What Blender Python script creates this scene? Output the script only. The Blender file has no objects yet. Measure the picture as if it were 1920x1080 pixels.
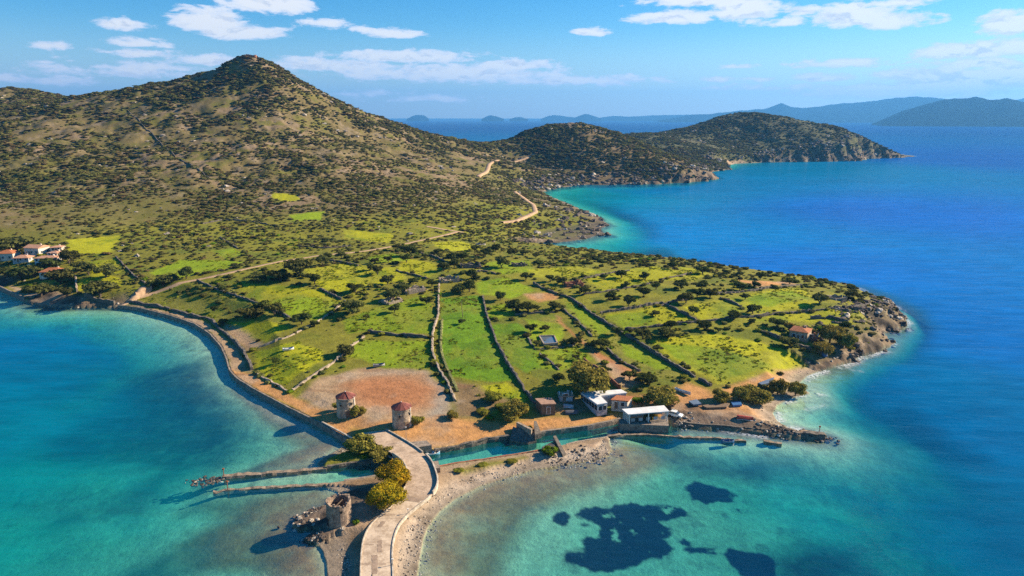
import bpy, math, random
import numpy as np

# ------------------------------------------------------------------ camera, sky, sun, exposure
sc = bpy.context.scene
COL = sc.collection
RND = random.Random(11)
CAM_H = 80.0
HAZE_DENSITY = 6.5e-5
F, CX, CY = 1280.0, 960.0, 540.0            # focal length and centre in photograph pixels
PIT = math.atan((540 - 221) / F)

cam_d = bpy.data.cameras.new('camera')
cam_d.sensor_width = 36.0
cam_d.lens = 24.0
cam_d.clip_start = 1.0
cam_d.clip_end = 200000.0
cam = bpy.data.objects.new('camera', cam_d)
COL.objects.link(cam)
cam.location = (0, 0, CAM_H)
cam.rotation_euler = (math.pi / 2 - PIT, 0, 0)
sc.camera = cam

SUN_EL = math.radians(27)
SUN_AZ = math.radians(71)                    # from +Y towards +X
sun_d = bpy.data.lights.new('sun', 'SUN')
sun_d.energy = 4.9
sun_d.angle = math.radians(0.55)
sun_d.color = (1.0, 0.85, 0.63)
sun = bpy.data.objects.new('sun', sun_d)
COL.objects.link(sun)
sun.rotation_euler = (math.pi / 2 - SUN_EL, 0, math.pi - SUN_AZ)
sun.location = (300, 100, 300)

sc.view_settings.view_transform = 'Standard'
sc.view_settings.look = 'None'
sc.view_settings.exposure = 1.27
sc.view_settings.gamma = 1.0
sc.cycles.use_adaptive_sampling = True
sc.cycles.adaptive_threshold = 0.008
sc.cycles.use_denoising = False
sc.render.filter_size = 1.15
sc.cycles.max_bounces = 4
sc.cycles.diffuse_bounces = 1
sc.cycles.glossy_bounces = 1
sc.cycles.transparent_max_bounces = 6
sc.cycles.volume_bounces = 0
sc.cycles.caustics_reflective = False
sc.cycles.caustics_refractive = False


def ray(px, py):
    a = (px - CX) / F
    b = (CY - py) / F
    return (a, math.cos(PIT) + b * math.sin(PIT), -math.sin(PIT) + b * math.cos(PIT))


def P(px, py, z=0.0):
    dx, dy, dz = ray(px, py)
    t = (z - CAM_H) / dz
    return (dx * t, dy * t, z)


def Pd(px, py, d):
    dx, dy, dz = ray(px, py)
    t = d / math.hypot(dx, dy)
    return (dx * t, dy * t, CAM_H + dz * t)


# --- world: physical sky with a scattered layer of fair-weather cloud
world = bpy.data.worlds.new('World')
sc.world = world
world.use_nodes = True
wt = world.node_tree
wt.nodes.clear()


class NT:
    """tiny helper for node trees"""
    def __init__(self, tree):
        self.t = tree

    def n(self, typ, **kw):
        nd = self.t.nodes.new(typ)
        for k, v in kw.items():
            setattr(nd, k, v)
        return nd

    def put(self, sock, v):
        if isinstance(v, bpy.types.NodeSocket):
            self.t.links.new(v, sock)
        elif isinstance(v, (tuple, list)) and sock.type == 'RGBA' and len(v) == 3:
            sock.default_value = (*v, 1)
        else:
            sock.default_value = v

    def m(self, op, a, b=None, c=None, clamp=False):
        nd = self.n('ShaderNodeMath', operation=op, use_clamp=clamp)
        for i, v in enumerate((a, b, c)):
            if v is not None:
                self.put(nd.inputs[i], v)
        return nd.outputs[0]

    def ramp(self, v, lo, hi, a=0.0, b=1.0, smooth=True):
        nd = self.n('ShaderNodeMapRange')
        nd.interpolation_type = 'SMOOTHSTEP' if smooth else 'LINEAR'
        for i, x in enumerate((v, lo, hi, a, b)):
            self.put(nd.inputs[i], x)
        return nd.outputs[0]

    def mix(self, f, a, b, mode='MIX'):
        nd = self.n('ShaderNodeMix', data_type='RGBA', blend_type=mode)
        self.put(nd.inputs[0], f)
        self.put(nd.inputs[6], a)
        self.put(nd.inputs[7], b)
        return nd.outputs[2]

    def noise(self, vec, scale, detail=4, rough=0.55, dist=0.0):
        nd = self.n('ShaderNodeTexNoise')
        if vec is not None:
            self.t.links.new(vec, nd.inputs['Vector'])
        nd.inputs['Scale'].default_value = scale
        nd.inputs['Detail'].default_value = detail
        nd.inputs['Roughness'].default_value = rough
        nd.inputs['Distortion'].default_value = dist
        return nd.outputs['Fac']


W = NT(wt)
sky = W.n('ShaderNodeTexSky', sky_type='NISHITA')
sky.sun_disc = False
sky.sun_elevation = SUN_EL
sky.sun_rotation = SUN_AZ
sky.air_density = 1.0
sky.dust_density = 0.25
sky.ozone_density = 3.0
sky.altitude = 80
hs = W.n('ShaderNodeHueSaturation')
hs.inputs['Saturation'].default_value = 1.55
hs.inputs['Value'].default_value = .60
wt.links.new(sky.outputs[0], hs.inputs['Color'])
tc = W.n('ShaderNodeTexCoord')
sp = W.n('ShaderNodeSeparateXYZ')
wt.links.new(tc.outputs['Generated'], sp.inputs[0])
az = W.m('ARCTAN2', sp.outputs[0], sp.outputs[1])
el = W.m('ARCSINE', sp.outputs[2])
wt.links.new(W.ramp(el, -.02, .13, .35, 1.55), hs.inputs['Saturation'])
skycol = W.mix(1.0, hs.outputs[0], W.mix(W.ramp(el, -.02, .12), (.80, .93, 1.06), (.84, 1.0, 1.06)), 'MULTIPLY')
cb = W.n('ShaderNodeCombineXYZ')
wt.links.new(az, cb.inputs[0])
wt.links.new(W.m('MULTIPLY', el, 2.6), cb.inputs[1])
n1 = W.noise(cb.outputs[0], 22, 6, 0.60, 0.4)
n2 = W.noise(cb.outputs[0], 62, 5, 0.62, 0.3)
cb2 = W.n('ShaderNodeCombineXYZ')
wt.links.new(az, cb2.inputs[0])
wt.links.new(W.m('MULTIPLY', el, 7.0), cb2.inputs[1])
n3 = W.noise(cb2.outputs[0], 20, 6, 0.62, 0.6)
# clouds: x, y, half width, half height (photograph pixels), strength, wispiness
CLOUDS = [
    (392, 42, 58, 24, 1.0, 0), (455, 62, 72, 15, 1.0, 0), (505, 8, 74, 20, 1.0, 0), (232, 47, 46, 11, .9, 0),
    (264, 82, 50, 9, .7, 0), (280, 102, 82, 9, .75, 1), (370, 115, 80, 11, .7, 1), (230, 136, 130, 14, .42, 1),
    (310, 128, 80, 8, .5, 1), (90, 150, 130, 10, .35, 1), (88, 86, 26, 6, .5, 0), (610, 44, 36, 9, .7, 0), (737, 64, 42, 10, .9, 0),
    (678, 56, 16, 6, .6, 0), (760, 108, 120, 13, .9, 0), (640, 125, 130, 15, .8, 1), (840, 140, 210, 20, .85, 1),
    (965, 124, 70, 11, .85, 0), (1080, 152, 150, 11, .7, 1), (820, 186, 90, 7, .45, 1), (700, 176, 60, 8, .35, 1),
    (1395, 18, 58, 30, 1.0, 0), (1270, 34, 70, 13, 1.0, 0), (1300, 2, 90, 12, .9, 0), (1105, 61, 36, 7, .7, 0),
    (1600, 34, 84, 24, 1.0, 0), (1660, 42, 66, 16, 1.0, 0), (1485, 42, 32, 10, .8, 0), (1505, 22, 34, 9, .7, 0), (1690, 6, 70, 9, .7, 0),
    (1895, 48, 60, 24, 1.0, 0), (1815, 98, 64, 13, .85, 0), (1835, 120, 46, 8, .7, 0), (1900, 90, 34, 16, .7, 1),
    (1800, 152, 130, 18, .85, 0), (1890, 146, 90, 20, .9, 0), (1690, 168, 150, 12, .6, 1), (1375, 126, 40, 5, .6, 1), (1340, 150, 34, 5, .5, 1),
    (1430, 148, 30, 5, .4, 1), (1560, 148, 40, 6, .55, 1), (1480, 165, 100, 7, .4, 1), (1600, 118, 60, 5, .35, 1),
]
acc = None
shade = None
for (x, y, rw, rh, s, wisp) in CLOUDS:
    d = ray(x, y)
    a0 = math.atan2(d[0], d[1])
    e0 = math.atan2(d[2], math.hypot(d[0], d[1]))
    d2 = ray(x + rw, y)
    ra = abs(math.atan2(d2[0], d2[1]) - a0) * 1.2
    d3 = ray(x, y - rh)
    re = abs(math.atan2(d3[2], math.hypot(d3[0], d3[1])) - e0) * 1.25
    u = W.m('MULTIPLY_ADD', az, 1 / ra, -a0 / ra)
    v = W.m('MULTIPLY_ADD', el, 1 / re, -e0 / re)
    vb = W.m('MINIMUM', v, W.m('MULTIPLY', v, 1.5))     # flatter bases
    r2 = W.m('ADD', W.m('MULTIPLY', u, u), W.m('MULTIPLY', vb, vb))
    k = W.m('MULTIPLY', W.m('SUBTRACT', 1.0, W.m('SQRT', r2)), s)
    lift = (0.0 if wisp else .10) + (.34 if x > 1550 and y > 80 else .05)
    if lift:
        k = W.m('ADD', k, lift)
    acc = k if acc is None else W.m('MAXIMUM', acc, k)
# the same kind of cloud goes on above and beside the frame
gen = W.m('ADD', W.m('MULTIPLY', W.noise(cb.outputs[0], 5.0, 5, .6), 2.2), -1.45)
outside = W.m('MAXIMUM', W.ramp(el, 0.25, 0.36), W.ramp(W.m('ABSOLUTE', az), 0.70, 0.82))
above = W.ramp(el, 0.03, 0.09)
gen = W.m('ADD', gen, W.m('MULTIPLY', W.m('SUBTRACT', W.m('MULTIPLY', outside, above), 1.0), 3.0))
acc = W.m('MAXIMUM', acc, gen)
nn = W.m('ADD', W.m('MULTIPLY', n1, 1.25), W.m('MULTIPLY', n2, 0.55))
nn = W.m('ADD', nn, W.m('MULTIPLY', n3, 0.55))
dens = W.m('ADD', acc, W.m('SUBTRACT', W.m('MULTIPLY', nn, 1.5), 1.72))
alpha = W.ramp(dens, 0.0, 0.42)
alpha = W.m('MULTIPLY', alpha, 0.92)
thick = W.ramp(dens, 0.15, 0.75)
ccol = W.mix(thick, (3.6, 3.9, 4.5), (4.6, 4.5, 4.4))
# shading painted into the cloud colour: grey undersides where thickest
cb3 = W.n('ShaderNodeCombineXYZ')
wt.links.new(az, cb3.inputs[0])
wt.links.new(W.m('MULTIPLY_ADD', el, 2.6, 0.018), cb3.inputs[1])
n1b = W.noise(cb3.outputs[0], 22, 6, 0.60, 0.4)
under = W.ramp(W.m('SUBTRACT', n1b, n1), 0.0, 0.14)
ccol = W.mix(W.m('MULTIPLY', under, W.m('MULTIPLY', thick, .75)), ccol, (2.8, 3.0, 3.5))
final = W.mix(alpha, skycol, ccol)
bg = W.n('ShaderNodeBackground')
bg.inputs['Strength'].default_value = 0.10
wt.links.new(final, bg.inputs['Color'])
wo = W.n('ShaderNodeOutputWorld')
wt.links.new(bg.outputs[0], wo.inputs['Surface'])
world.cycles.sampling_method = 'MANUAL'
world.cycles.sample_map_resolution = 512

# ------------------------------------------------------------------ numeric helpers
def _hash(ix, iy, seed):
    h = (ix.astype(np.int64) * 374761393 + iy.astype(np.int64) * 668265263 + seed * 1442695041) & 0xFFFFFFFF
    h = ((h ^ (h >> 13)) * 1274126177) & 0xFFFFFFFF
    h = h ^ (h >> 16)
    return (h & 0xFFFFFF).astype(np.float32) / 0xFFFFFF


def vnoise(x, y, seed=0):
    ix = np.floor(x); iy = np.floor(y)
    fx = (x - ix).astype(np.float32); fy = (y - iy).astype(np.float32)
    fx = fx * fx * (3 - 2 * fx); fy = fy * fy * (3 - 2 * fy)
    a = _hash(ix, iy, seed); b = _hash(ix + 1, iy, seed)
    c = _hash(ix, iy + 1, seed); d = _hash(ix + 1, iy + 1, seed)
    return (a + (b - a) * fx) * (1 - fy) + (c + (d - c) * fx) * fy


def fbm(x, y, wl, octv=4, seed=0, gain=0.5):
    """fractal noise, about -1..1; wl is the longest wavelength in metres"""
    s = np.zeros_like(np.asarray(x, dtype=np.float32)); amp = 1.0; tot = 0.0
    f = 1.0 / wl
    for o in range(octv):
        s += amp * (vnoise(x * f + 17.3 * o, y * f - 9.1 * o, seed + o) * 2 - 1)
        tot += amp
        amp *= gain; f *= 2.03
    return s / tot * 1.6


def sstep(v, a, b):
    t = np.clip((v - a) / (b - a), 0, 1)
    return t * t * (3 - 2 * t)


def line_mask(pts_px, X, Y, half, soft, ground=True):
    pts = [G(*p) if ground else P(*p) for p in pts_px]
    best = np.full(X.shape, 1e12, np.float32)
    for a, b in zip(pts[:-1], pts[1:]):
        ex, ey = b[0] - a[0], b[1] - a[1]
        t_ = np.clip(((X - a[0]) * ex + (Y - a[1]) * ey) / (ex * ex + ey * ey + 1e-9), 0, 1)
        best = np.minimum(best, (X - a[0] - t_ * ex) ** 2 + (Y - a[1] - t_ * ey) ** 2)
    return sstep(-np.sqrt(best), -half - soft, -half + soft)


# ------------------------------------------------------------------ coastlines (traced at sea level)
# letters: w quay wall, c canal wall, b beach, k rocky cliff, s plain slope, f far cliff
CAP = {'w': (1.25, .07), 'c': (1.1, .10), 'd': (.45, .12), 'b': (0.12, .13), 'k': (0.6, .55), 's': (0.4, .30), 'f': (0.8, .75), 'm': (0.1, .05), 'r': (.5, .28)}
UND = {'d': 3.0, 'w': .10, 'c': 3.0, 'b': .055, 'k': .16, 's': .3, 'f': .30, 'm': .04, 'r': .10}
NORTH_PX = [
    (-420, 480, 'r'), (-250, 500, 'r'), (-100, 520, 'r'), (0, 543, 'w'), (50, 566, 'r'), (75, 574, 'r'), (130, 577, 'r'), (225, 577, 'w'),
    (262, 582, 'w'), (320, 597, 'w'), (365, 612, 'w'), (393, 630, 'w'), (415, 655, 'w'), (426, 680, 'w'), (431, 700, 'w'), (445, 716, 'w'),
    (480, 738, 'w'), (540, 770, 'w'), (600, 800, 'w'), (652, 832, 'm'), (628, 846, 'm'), (604, 860, 'm'), (592, 872, 'm'), (606, 879, 'c'),
    (660, 872, 'c'), (730, 863, 'c'), (812, 850, 'c'), (860, 842, 'c'), (905, 831, 'c'), (955, 823, 'c'), (1010, 818, 'c'), (1060, 811, 'c'),
    (1100, 806, 'c'), (1140, 798, 'c'), (1165, 792, 'c'), (1235, 797, 'c'), (1260, 798, 'r'), (1300, 801, 'r'), (1360, 807, 'r'),
    (1420, 814, 'r'), (1480, 820, 'r'), (1520, 824, 'r'), (1548, 823, 'r'), (1552, 817, 'r'), (1530, 811, 'r'), (1500, 808, 'b'),
    (1478, 802, 'b'), (1458, 790, 'b'), (1449, 775, 'b'), (1457, 760, 'b'), (1482, 748, 'b'), (1503, 742, 'b'), (1520, 738, 'b'),
    (1506, 728, 'b'), (1499, 718, 'b'), (1512, 706, 'b'), (1535, 697, 'r'), (1560, 690, 'r'), (1588, 682, 'k'), (1602, 670, 'k'),
    (1625, 664, 'k'), (1652, 658, 'k'), (1676, 643, 'k'), (1660, 632, 'k'), (1664, 626, 'k'), (1690, 618, 'k'), (1697, 603, 'k'),
    (1684, 592, 'k'), (1690, 584, 'k'), (1664, 570, 's'), (1645, 560, 's'), (1612, 544, 's'), (1560, 536, 's'), (1520, 529, 's'),
    (1460, 521, 's'), (1400, 514, 's'), (1330, 502, 's'), (1240, 489, 's'), (1150, 478, 's'), (1100, 471, 's'), (1040, 464, 's'),
    (1000, 462, 'b'), (978, 460, 'k'), (1005, 457, 'k'), (1060, 453, 'k'), (1110, 446, 'k'), (1140, 440, 'k'), (1124, 431, 'k'),
    (1138, 416, 'k'), (1122, 408, 'k'), (1095, 396, 's'), (1060, 378, 's'), (1030, 368, 's'), (1008, 361, 'f'), (1030, 356, 'f'), (1056, 351, 'f'),
    (1085, 347, 'f'), (1140, 347, 'f'), (1200, 346, 'f'), (1260, 344, 'f'), (1310, 341, 'f'), (1344, 337, 'f'), (1336, 331, 's'), (1322, 325, 's'),
    (1345, 321, 'f'), (1371, 318, 'f'), (1362, 311, 'b'), (1380, 307, 'b'), (1430, 305, 'f'), (1480, 304, 'f'), (1560, 303, 'f'), (1615, 302, 'f'),
    (1625, 298, 'f'), (1690, 296, 'f'), (1717, 293, 'f')]
NORTH = [(*P(x, y)[:2], t) for x, y, t in NORTH_PX]
for px, d in ((1690, 1800), (1560, 1980), (1400, 2050), (1250, 1900), (1150, 1500), (1020, 1330), (900, 1280), (700, 1250), (450, 1250), (150, 1300), (-200, 1350), (-420, 1300)):
    dd_ = ray(px, 300)
    d = d * math.hypot(dd_[0], dd_[1]) / dd_[1] if px < 930 else d
    q = Pd(px, 300, d)
    NORTH.append((q[0], q[1], 's'))
SOUTH_PX = [
    (600, 1400, 'm'), (612, 1120, 'm'), (614, 1060, 'm'), (607, 1033, 'm'), (597, 1021, 'r'), (572, 1014, 'r'), (578, 1007, 'r'), (606, 996, 'r'), (588, 991, 'r'),
    (562, 993, 'r'), (550, 988, 'r'), (556, 975, 'r'), (577, 962, 'r'), (611, 950, 'r'), (634, 934, 'm'), (632, 922, 'm'), (600, 912, 'd'),
    (645, 904, 'd'), (700, 896, 'd'), (745, 888, 'd'), (780, 882, 'd'), (818, 878, 'd'), (850, 872, 'd'), (905, 865, 'd'), (960, 856, 'd'),
    (1000, 850, 'd'), (1050, 838, 'd'), (1090, 830, 'd'), (1140, 822, 'r'), (1143, 830, 'b'), (1146, 845, 'b'), (1138, 856, 'b'), (1110, 864, 'b'),
    (1060, 872, 'b'), (1000, 882, 'b'), (950, 896, 'b'), (900, 913, 'b'), (855, 936, 'b'), (825, 959, 'b'), (805, 985, 'b'), (795, 1010, 'b'),
    (788, 1040, 'b'), (782, 1080, 'b'), (778, 1120, 'b'), (775, 1400, 'b')]
SOUTH = [(*P(x, y)[:2], t) for x, y, t in SOUTH_PX]

# polar sheet under the camera's line of sight: fine near, coarser far
NA = 900
AZ = np.radians(np.linspace(-43.5, 43.5, NA))
rr = [66.0]
while rr[-1] < 2250:
    r = rr[-1]
    rr.append(r + min(max(r * r / 80 * 0.00125, 0.42), r * 0.0043))
R = np.array(rr)
NR = len(R)
AA, RR = np.meshgrid(AZ, R)                   # rows: distance
GX = (RR * np.sin(AA)).astype(np.float32)
GY = (RR * np.cos(AA)).astype(np.float32)


def coast(X, Y):
    """signed distance to the coast (positive on land) and cap/underwater parameters of the nearest stretch"""
    sh = X.shape
    X = X.ravel().astype(np.float32); Y = Y.ravel().astype(np.float32)
    best = np.full(X.shape, 1e12, np.float32)
    kind = np.zeros(X.shape, np.int16)
    inside = np.zeros(X.shape, bool)
    types = []
    for poly in (NORTH, SOUTH):
        ins = np.zeros(X.shape, bool)
        n = len(poly)
        for i in range(n):
            ax, ay, t = poly[i]
            bx, by, _ = poly[(i + 1) % n]
            ex, ey = bx - ax, by - ay
            L = ex * ex + ey * ey + 1e-9
            t_ = np.clip(((X - ax) * ex + (Y - ay) * ey) / L, 0, 1)
            d = (X - ax - t_ * ex) ** 2 + (Y - ay - t_ * ey) ** 2
            m = d < best
            best[m] = d[m]
            kind[m] = len(types)
            types.append(t)
            c = ((ay > Y) != (by > Y)) & (X < (bx - ax) * (Y - ay) / (by - ay + 1e-12) + ax)
            ins ^= c
        inside |= ins
    sd = np.sqrt(best)
    sd = np.where(inside, sd, -sd)
    b = np.array([CAP[t][0] for t in types], np.float32)[kind]
    s = np.array([CAP[t][1] for t in types], np.float32)[kind]
    u = np.array([UND[t] for t in types], np.float32)[kind]
    rough = np.array([{'k': 2.2, 'f': 3.0, 'r': .9, 'b': .45, 'm': .6, 's': 1.5}.get(t, 0.0) for t in types], np.float32)[kind]
    return [v.reshape(sh) for v in (sd, b, s, u, rough)]


SD, CB, CS, CU, CR = coast(GX, GY)
SD = SD + CR * (fbm(GX, GY, 14, 4, 5) * 0.9) * np.clip(RR / 300, .5, 2.0)

# ------------------------------------------------------------------ land heights: control points, thin plate spline
ctrl = []
for (x, y, z) in [
    # low ground, height given
    (690, 1080, 1.9), (640, 985, 1.7), (740, 950, 2.1), (650, 1060, 1.2), (700, 920, 1.8), (900, 880, 1.6), (1000, 865, 1.6), (1100, 845, 1.2), (830, 890, 1.8), (770, 1000, 1.4),
    (650, 790, 2.0), (560, 740, 2.1), (460, 700, 2.3), (755, 800, 2.3), (700, 750, 2.6), (800, 830, 2.0), (900, 800, 2.2), (1000, 790, 2.3), (1100, 785, 2.3),
    (1210, 780, 2.3), (1300, 775, 2.2), (1400, 780, 1.9), (1430, 760, 1.9), (1350, 740, 2.6), (1450, 720, 2.6), (1500, 820, 1.0),
    (900, 740, 3.4), (1000, 720, 4.2), (1100, 720, 3.8), (1200, 720, 3.8), (700, 690, 3.5), (600, 690, 3.6), (520, 690, 3.6),
    (430, 640, 4.2), (380, 600, 3.8), (300, 575, 3.2), (180, 565, 3.0), (80, 555, 2.6), (0, 525, 2.6), (-150, 490, 3.5), (-300, 470, 5),
    (500, 620, 5.0), (700, 620, 5.5), (850, 620, 6.0), (950, 640, 5.8), (1100, 640, 5.8), (1250, 650, 5.2), (1400, 660, 4.6), (1500, 665, 3.6),
    (1550, 655, 3.2), (1500, 620, 5.2), (1600, 620, 5.0), (1640, 600, 6.0), (1660, 615, 4.5), (1400, 600, 7.2), (1250, 590, 8), (1100, 580, 8.0), (950, 560, 8.0), (750, 560, 8), (560, 560, 7.5),
    (400, 545, 6.5), (260, 540, 6.0), (120, 530, 5.5), (20, 500, 6.5), (60, 480, 9), (150, 500, 8), (300, 500, 9), (500, 510, 10),
    (700, 500, 10.5), (850, 500, 10.5), (1000, 500, 9.5), (1150, 510, 9.5), (1300, 530, 9.0), (1450, 550, 8.5), (1560, 560, 7.5), (1620, 575, 7.0),
    (1580, 545, 5.5), (1480, 530, 7.0), (1350, 513, 7.5), (1240, 497, 7.5), (1120, 482, 7.5), (1040, 472, 6.0), (980, 470, 6.5), (900, 470, 9.0), (1640, 575, 6.0),
]:
    ctrl.append(P(x, y, z))
for (x, y, d) in [
    # hill sides, horizontal distance given
    (-350, 430, 400), (-150, 430, 395), (0, 440, 392), (150, 440, 395), (300, 440, 400), (450, 450, 395), (600, 450, 400), (750, 445, 415), (850, 440, 430),
    (930, 430, 462), (1000, 430, 492), (1050, 432, 500), (1095, 425, 520), (960, 400, 520), (1020, 395, 560), (1080, 405, 555),
    (-350, 370, 470), (0, 380, 465), (200, 380, 470), (400, 380, 480), (600, 385, 485), (750, 380, 510), (850, 380, 540), (930, 370, 600), (985, 372, 640),
    (-350, 300, 560), (0, 310, 555), (200, 300, 580), (350, 300, 590), (500, 300, 600), (650, 300, 640), (760, 310, 690), (850, 310, 760), (930, 330, 780), (1000, 345, 800),
    (-300, 230, 680), (0, 240, 660), (150, 230, 690), (300, 230, 700), (430, 220, 720), (520, 220, 730), (620, 245, 760), (720, 265, 800), (820, 280, 860), (900, 295, 890), (980, 310, 880),
    (400, 170, 785), (470, 160, 790), (550, 175, 800), (300, 185, 765), (180, 195, 765), (60, 205, 770), (470, 130, 825), (440, 140, 822), (500, 135, 828),
    # skyline of the main hill
    (-350, 190, 980), (-200, 178, 980), (-60, 174, 980), (0, 173, 980), (60, 174, 975), (110, 181, 960), (130, 184, 850), (200, 175, 820), (250, 166, 825), (330, 155, 832), (385, 144, 838),
    (415, 126, 845), (440, 112, 850), (458, 106, 852), (482, 107, 853), (500, 117, 856), (530, 134, 858), (580, 165, 866), (640, 196, 880), (690, 216, 898), (740, 231, 920),
    (790, 247, 945), (830, 257, 965), (870, 263, 985), (915, 269, 1010), (0, 195, 860),
    # second hill
    (1060, 330, 885), (1160, 330, 890), (1250, 332, 890), (1310, 335, 880), (1000, 320, 900), (960, 300, 940), (1080, 290, 945), (1180, 300, 935), (1260, 312, 920), (1060, 255, 1010), (1150, 265, 1000),
    (935, 266, 1040), (985, 247, 1060), (1030, 236, 1070), (1070, 231, 1075), (1105, 233, 1075), (1150, 246, 1070), (1200, 266, 1050), (1250, 289, 1010), (1300, 314, 960), (1330, 328, 920),
    # third hill
    (1180, 252, 1480), (1240, 251, 1490), (1290, 240, 1560), (1340, 222, 1640), (1380, 214, 1680), (1420, 213, 1690), (1470, 220, 1680), (1520, 231, 1650), (1565, 238, 1610), (1600, 252, 1580), (1650, 273, 1540), (1690, 287, 1500),
    (1400, 285, 1400), (1500, 285, 1400), (1600, 288, 1400), (1400, 250, 1520), (1500, 255, 1500), (1280, 285, 1250), (1200, 275, 1280), (1330, 305, 1200), (1330, 280, 1320), (1650, 290, 1430),
]:
    dd_ = ray(x, y)
    if x < 930:
        d = d * math.hypot(dd_[0], dd_[1]) / dd_[1]
    ctrl.append(Pd(x, y, d))
for (px, d, z) in [(-350, 1150, 60), (0, 1150, 70), (200, 1000, 85), (330, 1000, 95), (470, 980, 95), (600, 1050, 65), (740, 1090, 30), (850, 1150, 12), (950, 1200, 10), (-350, 1400, 4), (0, 1400, 4), (300, 1350, 4),
                   (600, 1350, 2), (900, 1400, 1), (1080, 1240, 22), (1180, 1230, 18), (1260, 1130, 10), (1400, 1900, 35), (1520, 1850, 25), (1250, 1700, 22), (1640, 1700, 12), (1150, 1700, 2), (1000, 1500, 0),
                   (1250, 2200, 0), (1500, 2250, 0), (1750, 1500, 0), (1500, 1000, 0), (1800, 700, 0), (1800, 350, 0), (0, 250, 1), (0, 140, 1), (1800, 140, 1)]:
    dd_ = ray(px, 300)
    if px < 930:
        d = d * math.hypot(dd_[0], dd_[1]) / dd_[1]
    q = Pd(px, 300, d)
    ctrl.append((q[0], q[1], z))
ctrl = np.array(ctrl)


def tps_fit(c, lam=1e-4):
    n = len(c)
    xy = c[:, :2] / 100.0
    d = np.hypot(xy[:, None, 0] - xy[None, :, 0], xy[:, None, 1] - xy[None, :, 1])
    K = np.where(d > 0, d * d * np.log(d + 1e-12), 0) + lam * np.eye(n)
    Pm = np.hstack([np.ones((n, 1)), xy])
    A = np.zeros((n + 3, n + 3))
    A[:n, :n] = K; A[:n, n:] = Pm; A[n:, :n] = Pm.T
    w = np.linalg.solve(A, np.concatenate([c[:, 2], np.zeros(3)]))
    return xy.astype(np.float32), w.astype(np.float64)


def tps_eval(fit, X, Y):
    xy, w = fit
    sh = X.shape
    x = (X.ravel() / 100).astype(np.float32); y = (Y.ravel() / 100).astype(np.float32)
    out = (w[-3] + w[-2] * x + w[-1] * y).astype(np.float64)
    for i in range(len(xy)):
        d2 = (x - xy[i, 0]) ** 2 + (y - xy[i, 1]) ** 2
        out += (w[i] * 0.5) * (d2 * np.log(d2 + 1e-12))
    return out.reshape(sh).astype(np.float32)


fit = tps_fit(ctrl)
# spline on a thinned grid, then linear in between (it is smooth)
ja = np.unique(np.append(np.arange(0, NA, 6), NA - 1)); jr = np.unique(np.append(np.arange(0, NR, 4), NR - 1))
coarse = tps_eval(fit, GX[np.ix_(jr, ja)], GY[np.ix_(jr, ja)])
tmp = np.empty((len(jr), NA), np.float32)
for i in range(len(jr)):
    tmp[i] = np.interp(np.arange(NA), ja, coarse[i])
H0 = np.empty((NR, NA), np.float32)
kk = np.arange(NR)
pos = np.clip(np.searchsorted(jr, kk, side='right') - 1, 0, len(jr) - 2)
fr = ((kk - jr[pos]) / (jr[pos + 1] - jr[pos])).astype(np.float32)[:, None]
H0 = tmp[pos] * (1 - fr) + tmp[pos + 1] * fr
hill = sstep(H0, 13, 40) * sstep(RR, 330, 430)
rid = 1 - np.abs(fbm(GX, GY, 70, 4, 31))
H0 = H0 + hill * ((rid - .6) * 4.0 + fbm(GX, GY, 22, 4, 8) * 1.6 + fbm(GX, GY, 6, 3, 9) * .7)
H0 = H0 + (1 - hill) * (fbm(GX, GY, 30, 3, 3) * .35 + fbm(GX, GY, 5, 3, 4) * .10) * sstep(H0, 1.5, 5)

# sea bed
depth_ctrl = [  # px, py, depth
    (500, 950, .6), (560, 1000, .5), (430, 1010, .9), (340, 1040, 2.6), (200, 1000, 3.6), (60, 1000, 4.4), (60, 900, 5.0), (100, 800, 6.0), (60, 700, 8), (60, 620, 9.5), (250, 640, 9), (330, 620, 7), (400, 700, 5.5), (430, 760, 4.0),
    (500, 780, 2.0), (560, 810, 1.2), (610, 835, .7), (480, 830, 2.2), (540, 850, 1.3), (380, 850, 3.4), (280, 900, 3.6), (380, 930, 2.4), (250, 760, 6.0), (440, 870, 1.6), (620, 1060, .4), (560, 1060, .9), (430, 1080, 1.8), (200, 1080, 3.2),
    (640, 885, 1.5), (560, 895, 1.7), (480, 905, 2.0), (900, 848, 2.0), (1050, 823, 2.0), (1150, 808, 2.2), (1300, 808, 2.4), (1420, 822, 3.0),
    (830, 1000, .5), (900, 960, .5), (900, 1050, 1.2), (1000, 1000, 1.3), (1000, 920, .5), (1100, 900, .55), (1100, 880, .6), (1200, 860, 1.0), (1200, 1000, 2.0), (1300, 950, 2.2), (1400, 1000, 2.6), (1300, 870, 1.9), (1400, 870, 2.8), (1300, 1070, 2.2),
    (1500, 950, 3.6), (1600, 1000, 4.8), (1520, 880, 4.8), (1620, 900, 6.5), (1700, 1060, 4.4), (1800, 950, 6.0), (1850, 1060, 5.6), (1900, 850, 9), (1600, 820, 9), (1500, 790, 2.6), (1510, 765, 3.6), (1560, 750, 7), (1650, 700, 11), (1750, 700, 11), (1850, 700, 14),
    (1750, 600, 14), (1500, 480, 18), (1250, 470, 13), (1100, 463, 6), (1180, 440, 11), (1020, 461, 3), (1070, 360, 4), (1180, 355, 6), (1080, 375, 6), (1200, 400, 14), (1300, 360, 14), (1400, 309, 4.5), (1480, 310, 8), (1600, 330, 20), (1500, 700, 5), (1560, 705, 7),
    (1900, 400, 22), (1750, 310, 22), (900, 240, 30), (1300, 240, 30), (-200, 700, 9), (-200, 1000, 5), (2100, 1000, 9),
]


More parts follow.
